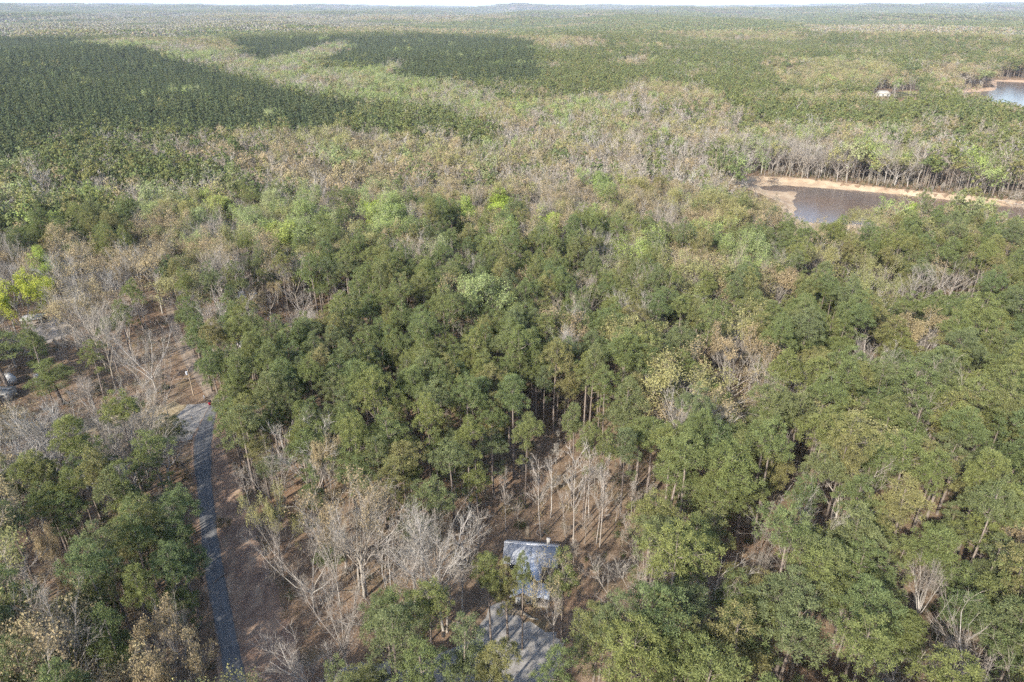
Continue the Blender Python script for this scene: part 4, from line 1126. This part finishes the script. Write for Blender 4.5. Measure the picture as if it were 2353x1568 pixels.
def door(parent, c, w, h, m, face='-y'):
    g = Geo(); x, y, z = c
    if face == '-y': g.box((x - w / 2, y - .05, z), (x + w / 2, y + .01, z + h))
    else: g.box((x - .05, y - w / 2, z), (x + .01, y + w / 2, z + h))
    d = geo_obj('door', g, m, parent); k = Geo()
    if face == '-y': k.box((x + w / 2 - .16, y - .11, z + 1), (x + w / 2 - .08, y - .05, z + 1.08))
    else: k.box((x - .11, y + w / 2 - .16, z + 1), (x - .05, y + w / 2 - .08, z + 1.08))
    geo_obj('handle', k, M_DARK, d)

H = empty('house', (3.2, 103.0, 0), R(-7), 'L-shaped house with pale ribbed metal roof in the clearing by the gravel yard', 'house')
walls(H, -4.3, 5.6, -2.9, 2.9, 2.75, M_TANWALL, 4.75, 'x')
gable(H, -4.75, 6.0, 0, 2.9, 2.8, 4.9, .45, M_OLDROOF)
walls(H, -1.2, 2.6, -7.3, -2.9, 2.75, M_TANWALL, None, 'y', 'wing_wall')
gable(H, -7.6, -.6, .7, 1.9, 2.85, 4.75, .4, M_METAL, True, 'y', 'wing_roof')
walls(H, -1.9, 2.2, -11.2, -7.3, 2.5, M_TANWALL, None, 'y', 'front_wall')
gable(H, -11.6, -7.65, .15, 2.05, 2.6, 3.95, .35, M_METAL, True, 'y', 'front_roof')
g = Geo(); g.slab([(2.62, -11.0, 2.5), (5.0, -11.0, 2.1), (5.0, -7.4, 2.1), (2.62, -7.4, 2.5)], .06)
po = geo_obj('porch_roof', g, M_METAL, H)
for x, y in ((4.85, -10.8), (4.85, -7.6), (3.7, -10.8)):
    g = Geo(); g.box((x - .06, y - .06, 0), (x + .06, y + .06, 2.06)); geo_obj('post', g, M_WOOD, H)
g = Geo(); g.box((2.3, -11.0, 0), (5.0, -7.4, .18)); geo_obj('porch_floor', g, M_CONC, H)
g = Geo(); g.box((-2.9, -13.4, .22), (.2, -11.25, .34)); dk = geo_obj('deck', g, M_TANWALL, H)
for x, y in ((-2.8, -13.3), (-1.3, -13.3), (.1, -13.3), (-2.8, -11.4)):
    g = Geo(); g.box((x - .05, y - .05, 0), (x + .05, y + .05, 1.25)); geo_obj('deck_post', g, M_WOOD, dk)
for a, b_ in (((-2.8, -13.33, 1.1), (.1, -13.27, 1.18)), ((-2.83, -13.25, 1.1), (-2.77, -11.4, 1.18))):
    g = Geo(); g.box(a, b_); geo_obj('rail', g, M_WOOD, dk)
window(H, (-2.9, -2.9, 1.5), 1.1, 1.1); window(H, (4.2, -2.9, 1.5), 1.1, 1.1); window(H, (-4.3, 0, 1.5), 1.2, 1.1, '-x')
window(H, (-1.9, -9.3, 1.5), 1.0, 1.0, '-x'); window(H, (-1.2, -5.2, 1.5), 1.0, 1.0, '-x'); window(H, (1.3, -11.2, 1.45), 1.0, 1.0)
door(H, (-.7, -11.2, .35), .95, 1.98, M_WHITE)
g = Geo(); g.box((3.6, .9, 3.3), (4.2, 1.5, 5.5)); ch = geo_obj('chimney', g, M_BLOCK, H)
g = Geo(); g.box((3.52, .82, 5.5), (4.28, 1.58, 5.58)); geo_obj('cap', g, M_BLOCK, ch)

def loc(px, py): p = un(px, py); return (p[0], p[1], 0)
# white mobile home by the left edge
L = empty('mobile_home', (-149.5, 166.8, 0), R(-2), 'long white mobile home with grey roof and porch posts among bare trees', 'mobile home')
walls(L, -8, 8, -2.2, 2.2, 2.6, M_SIDING)
gable(L, -8.3, 8.3, 0, 2.2, 2.65, 3.25, .3, M_TAN_ROOF, True, 'x', 'roof', 1.0)
g = Geo(); g.slab([(-7.5, -4.2, 2.35), (7.5, -4.2, 2.35), (7.5, -2.25, 2.56), (-7.5, -2.25, 2.56)], .06); geo_obj('porch_roof', g, M_TAN_ROOF, L)
for k in range(8):
    g = Geo(); x = -7.3 + k * 2.09; g.box((x - .06, -4.1, 0), (x + .06, -3.98, 2.28)); geo_obj('post', g, M_WHITE, L)
for x in (-5, -1.5, 2, 6): window(L, (x, -2.2, 1.55), 1.0, .9)
door(L, (4.2, -2.2, .45), .9, 1.95, M_GREYMETAL)
# small white camper trailer behind it
C = empty('camper_trailer', loc(26, 881), R(-38), 'small white camper trailer behind the mobile home', 'trailer')
g = Geo(); g.box((-2.4, -1.05, .55), (2.4, 1.05, 2.5)); g.box((-2.2, -.95, 2.5), (2.2, .95, 2.62)); geo_obj('body', g, M_WHITE, C)
for x in (-1.4, .2): window(C, (x, -1.05, 1.75), .7, .5, '-y', M_GREYMETAL)
door(C, (1.5, -1.05, .62), .65, 1.7, M_GREYMETAL)
for x in (-.5, .3):
    for y in (-.95, .95):
        g = Geo(); th = np.arange(12) * 6.283 / 12
        a = np.stack([x + .33 * np.cos(th), np.full(12, y - .09), .33 + .33 * np.sin(th)], 1); b_ = a + (0, .18, 0)
        g.add(np.vstack([a, b_]), [t for i in range(12) for t in ((i, (i + 1) % 12, 12 + (i + 1) % 12), (i, 12 + (i + 1) % 12, 12 + i))] + [(0, i, i + 1) for i in range(1, 11)] + [(12, 12 + i + 1, 12 + i) for i in range(1, 11)])
        geo_obj('wheel', g, M_DARK, C)
g = Geo(); g.tube([(2.4, 0, .5), (3.5, 0, .45)], [.05, .05], 5); geo_obj('tow_bar', g, M_DARK, C)
S = empty('narrow_shed', loc(90, 878), R(12), 'narrow white shed right of the camper trailer', 'shed')
walls(S, -.6, .6, -.6, .6, 2.3, M_WHITE); gable(S, -.75, .75, 0, .6, 2.32, 2.7, .15, M_CAP, False); door(S, (0, -.6, .05), .8, 1.9, M_GREYMETAL)
# carport on the concrete pad
K_ = empty('carport', loc(82, 744), R(14), 'open carport with pale beige roof beside the concrete pad', 'carport')
gable(K_, -3.4, 3.4, 0, 2.6, 2.7, 3.15, .25, M_TAN_ROOF, True, 'x', 'roof', .8)
for x in (-3.1, 0, 3.1):
    for y in (-2.5, 2.5):
        g = Geo(); g.box((x - .06, y - .06, 0), (x + .06, y + .06, 2.72)); geo_obj('post', g, M_WHITE, K_)
g = Geo(); g.box((-3.1, 2.42, .1), (3.1, 2.48, 2.6)); geo_obj('back_panel', g, M_TANWALL, K_)
# back sheds
S = empty('shed', loc(573, 692), R(-20), 'small shed with grey metal roof behind tree trunks in the open patch', 'shed')
walls(S, -3.4, 3.4, -2.4, 2.4, 2.4, M_BLOCK, 3.5); gable(S, -3.8, 3.8, 0, 2.4, 2.45, 3.6, .35, M_OLDROOF); door(S, (0, -2.4, .05), 1.1, 2.0, M_DARK)
S = empty('shed', loc(569, 796), R(15), 'white-roofed shed half hidden by pines right of the dirt track', 'shed')
walls(S, -2.6, 2.6, -2.2, 2.2, 2.4, M_WHITE, 3.6); gable(S, -3.0, 3.0, 0, 2.2, 2.45, 3.8, .35, M_CAP); door(S, (0, -2.2, .05), 1.0, 2.0, M_WOOD)
# far house on its lawn
fx, fy = un(2027, 222)[:2]; fz = float(terrain(np.array(fx), np.array(fy)))
F = empty('farmhouse', (fx, fy, fz + .3), R(-20), 'distant pale-roofed house on a small lawn among golden trees', 'house')
walls(F, -8, 8, -4.5, 4.5, 3.2, M_WHITE)
g = Geo()
e = [(-9, -5.5, 3.2), (9, -5.5, 3.2), (9, 5.5, 3.2), (-9, 5.5, 3.2)]; ra, rb = (-4.5, 0, 6.6), (4.5, 0, 6.6)
g.add(e + [ra, rb], [(0, 1, 5), (0, 5, 4), (1, 2, 5), (2, 3, 4), (2, 4, 5), (3, 0, 4), (0, 2, 1), (0, 3, 2)]); geo_obj('roof', g, M_TAN_ROOF, F)
for x in (-5, 0, 5): window(F, (x, -4.5, 1.7), 1.6, 1.5)

# ------------------------------------------------------------------ small things
def util_pole(px, py, h, label, can):
    P_ = empty('utility_pole', loc(px, py), 0, label, 'pole', 'utility poles along the track')
    g = Geo(); g.tube([(0, 0, 0), (0, 0, h)], [.17, .11], 8); geo_obj('pole', g, M_WOOD, P_)
    g = Geo(); g.tube([(0, 0, h), (0, 0, h + .22)], [.05, .03], 6); geo_obj('insulator', g, M_GREYMETAL, P_)
    if can:
        g = Geo(); g.tube([(-.42, -.1, h - 1.95), (-.42, -.1, h - 1.0)], [.27, .27], 10); g.disc((-.42, -.1, h - 1.0), .27); t_ = geo_obj('transformer', g, M_GREYMETAL, P_, smooth=False)
        g = Geo(); g.tube([(-.42, -.1, h - 1.0), (-.42, -.1, h - .75)], [.05, .03], 5); geo_obj('bushing', g, M_BLOCK, t_)
        g = Geo(); g.box((-.3, -.06, h - 1.5), (-.1, .06, h - 1.42)); geo_obj('bracket', g, M_DARK, P_)
util_pole(445, 909, 8.8, 'utility pole with a pale grey transformer beside the dirt track', True)
util_pole(367, 706, 7.5, 'plain utility pole at the bend of the dirt track', False)
B = empty('wheeled_bin', loc(483, 931), R(20), 'bright red wheeled bin at the end of the paved road', 'bin')
g = Geo(); a = [(-.30, -.33, .12), (.30, -.33, .12), (.30, .33, .12), (-.30, .33, .12), (-.40, -.45, 1.15), (.40, -.45, 1.15), (.40, .45, 1.15), (-.40, .45, 1.15)]
g.add(a, [t for p, q, r_, s_ in ((0, 3, 2, 1), (4, 5, 6, 7), (0, 1, 5, 4), (1, 2, 6, 5), (2, 3, 7, 6), (3, 0, 4, 7)) for t in ((p, q, r_), (p, r_, s_))]); geo_obj('body', g, M_RED, B)
g = Geo(); g.slab([(-.44, -.49, 1.22), (.44, -.49, 1.22), (.44, .47, 1.29), (-.44, .47, 1.29)], .07); geo_obj('lid', g, M_DARK, B)
for x in (-.36, .36):
    g = Geo(); g.tube([(x - .04, .38, .14), (x + .04, .38, .14)], [.14, .14], 10); geo_obj('wheel', g, M_DARK, B)
g = Geo(); g.tube([(-.3, .54, 1.12), (.3, .54, 1.12)], [.025, .025], 5); geo_obj('handle', g, M_DARK, B)
P_ = empty('utility_pedestal', loc(470, 917), 0, 'short white utility pedestal left of the red bin', 'pedestal')
g = Geo(); g.box((-.14, -.14, 0), (.14, .14, .95)); geo_obj('case', g, M_WHITE, P_); g = Geo(); g.box((-.17, -.17, .95), (.17, .17, 1.05)); geo_obj('cap', g, M_WHITE, P_)
for (px, py), lab in (((474, 919), 'wooden post between the white pedestal and the red bin'), ((442, 966), 'wooden post at the near side of the gravel apron')):
    g = Geo(); g.tube([(0, 0, 0), (.04, 0, 1.35)], [.07, .06], 7); g.disc((.04, 0, 1.35), .06, 7)
    tag(geo_obj('wooden_post', g, M_WOOD, None, loc(px, py)), lab, 'post', 'wooden posts')
zz = lambda a, b_: ((1180 + a / 4.9) / 1.0625, (1280 + b_ / 4.9) / 1.0625)
ST = [(388, 985), (408, 1004), (428, 1022), (450, 1040), (470, 1057), (495, 1076), (520, 1092), (546, 1110), (575, 1126), (607, 1132), (638, 1140)]
g = Geo(); g.box((-.33, -.2, 0), (.33, .2, .09)); V, T = g.get(); sme = mk_mesh('paving_stone', V, T, [M_STONE])
for q, (a, b_) in enumerate(ST):
    p = loc(*zz(a, b_)); o = obj('paving_stone', sme, None, (p[0], p[1], .012)); o.rotation_euler = (0, 0, R(48 - q * 6 + random.uniform(-7, 7)))
    tag(o, f'buff paving stone edging the gravel yard, {ORD[q]} from the deck', 'paving stone', 'paving stones by the yard')
LD = empty('ladder', loc(1211, 1236), R(-10), 'pale wooden ladder leaning behind the house', 'ladder')
for x in (-.25, .25):
    g = Geo(); g.tube([(x, 0, 0), (x, .5, 2.7)], [.045, .045], 4); geo_obj('rail', g, M_STONE, LD)
for k in range(8):
    f = .1 + k * .115; g = Geo(); g.tube([(-.25, .5 * f, 2.7 * f), (.25, .5 * f, 2.7 * f)], [.03, .03], 4); geo_obj('rung', g, M_STONE, LD)
g = Geo(); g.tube([(0, .5, 0), (0, .5, 2.7)], [.12, .1], 6); geo_obj('backing_post', g, M_WOOD, LD)
LP = empty('lamp_post', loc(*zz(410, 962)), 0, 'black lamp post beside the deck of the house', 'lamp post')
g = Geo(); g.tube([(0, 0, 0), (0, 0, 1.8)], [.06, .045], 7); geo_obj('post', g, M_DARK, LP)
g = Geo(); g.tube([(0, 0, 1.8), (0, 0, 2.1)], [.10, .16], 6); geo_obj('lantern', g, M_GLASS, LP); g = Geo(); g.tube([(0, 0, 2.1), (0, 0, 2.28)], [.2, .02], 6); geo_obj('cap', g, M_DARK, LP)
FP = empty('fire_ring', loc(1242, 1226), 0, 'round ring of brown field stones on the slope behind the house', 'fire ring')
for k in range(12):
    r_ = np.random.default_rng(60 + k); g = Geo(); an = k * 6.283 / 12
    Vb = np.array([(x, y, z) for x in (-.2, .2) for y in (-.15, .15) for z in (0, .22)]) + r_.normal(size=(8, 3)) * .035; Vb[:, 2] = np.maximum(Vb[:, 2], 0)
    g.add(Vb + (0, 0, 0), [(0, 1, 3), (0, 3, 2), (4, 6, 7), (4, 7, 5), (0, 4, 5), (0, 5, 1), (2, 3, 7), (2, 7, 6), (1, 5, 7), (1, 7, 3), (0, 2, 6), (0, 6, 4)])
    o = geo_obj('stone', g, M_ROCK, FP, (.85 * math.cos(an), .85 * math.sin(an), 0)); o.rotation_euler = (0, 0, an + 1.57)
for (px, py, ln, rz, lab) in ((1240, 1206, 2.6, 12, 'fallen log lying above the fire ring'), (505, 1330, 3.0, 60, 'short fallen log on the bare verge beside the road'), (1060, 1260, 5.0, -35, 'fallen log among the bare trees left of the house'), (425, 872, 5.5, 8, 'fallen log across the near end of the dirt track')):
    p = loc(px, py); g = Geo(); g.tube([(-ln / 2, 0, .17), (0, .06, .18), (ln / 2, 0, .14)], [.17, .15, .11], 7); g.tube([(ln * .1, 0, .2), (ln * .22, .35, .5)], [.05, .02], 4)
    o = tag(geo_obj('fallen_log', g, M_PBARK, None, p), lab, 'log', 'fallen logs'); o.rotation_euler = (0, 0, R(rz))
for px, py, v, rz, s, lab in ((2290, 462, 3, 40, .8, 'bleached fallen tree on the far bank of the cove'), (2330, 470, 1, 10, .7, 'bleached fallen tree nearer the picture edge on the cove bank'), (1785, 413, 2, -20, .45, 'small fallen tree lying at the inner end of the cove')):
    p = un(px, py); D_ = empty('fallen_tree', (p[0], p[1], .4), 0, lab, 'fallen tree', 'bleached fallen trees on the shore')
    D_.rotation_euler = (R(82), 0, R(rz)); D_.scale = (s, s, s)
    for part in ('trunk', 'crown'): obj(part, PROTO['bare'][v][part], D_)

# ------------------------------------------------------------------ haze
def haze_mat():
    def b(nt, out):
        v = N(nt, 'ShaderNodeVolumePrincipled'); v.inputs['Color'].default_value = (.72, .82, 1.0, 1); v.inputs['Density'].default_value = HAZE_DENSITY
        v.inputs['Anisotropy'].default_value = 0.0
        nt.links.new(v.outputs[0], out.inputs['Volume'])
    return mat('haze', b)
top = max(float(gz.max()) + 60, CAM_H + 10); bot = min(float(gz.min()), -7) - 1
g = Geo(); g.box((-46000, -46000, bot), (46000, 46000, top))
tag(geo_obj('haze', g, haze_mat()), 'thin bluish haze over the whole countryside', kind='stuff')
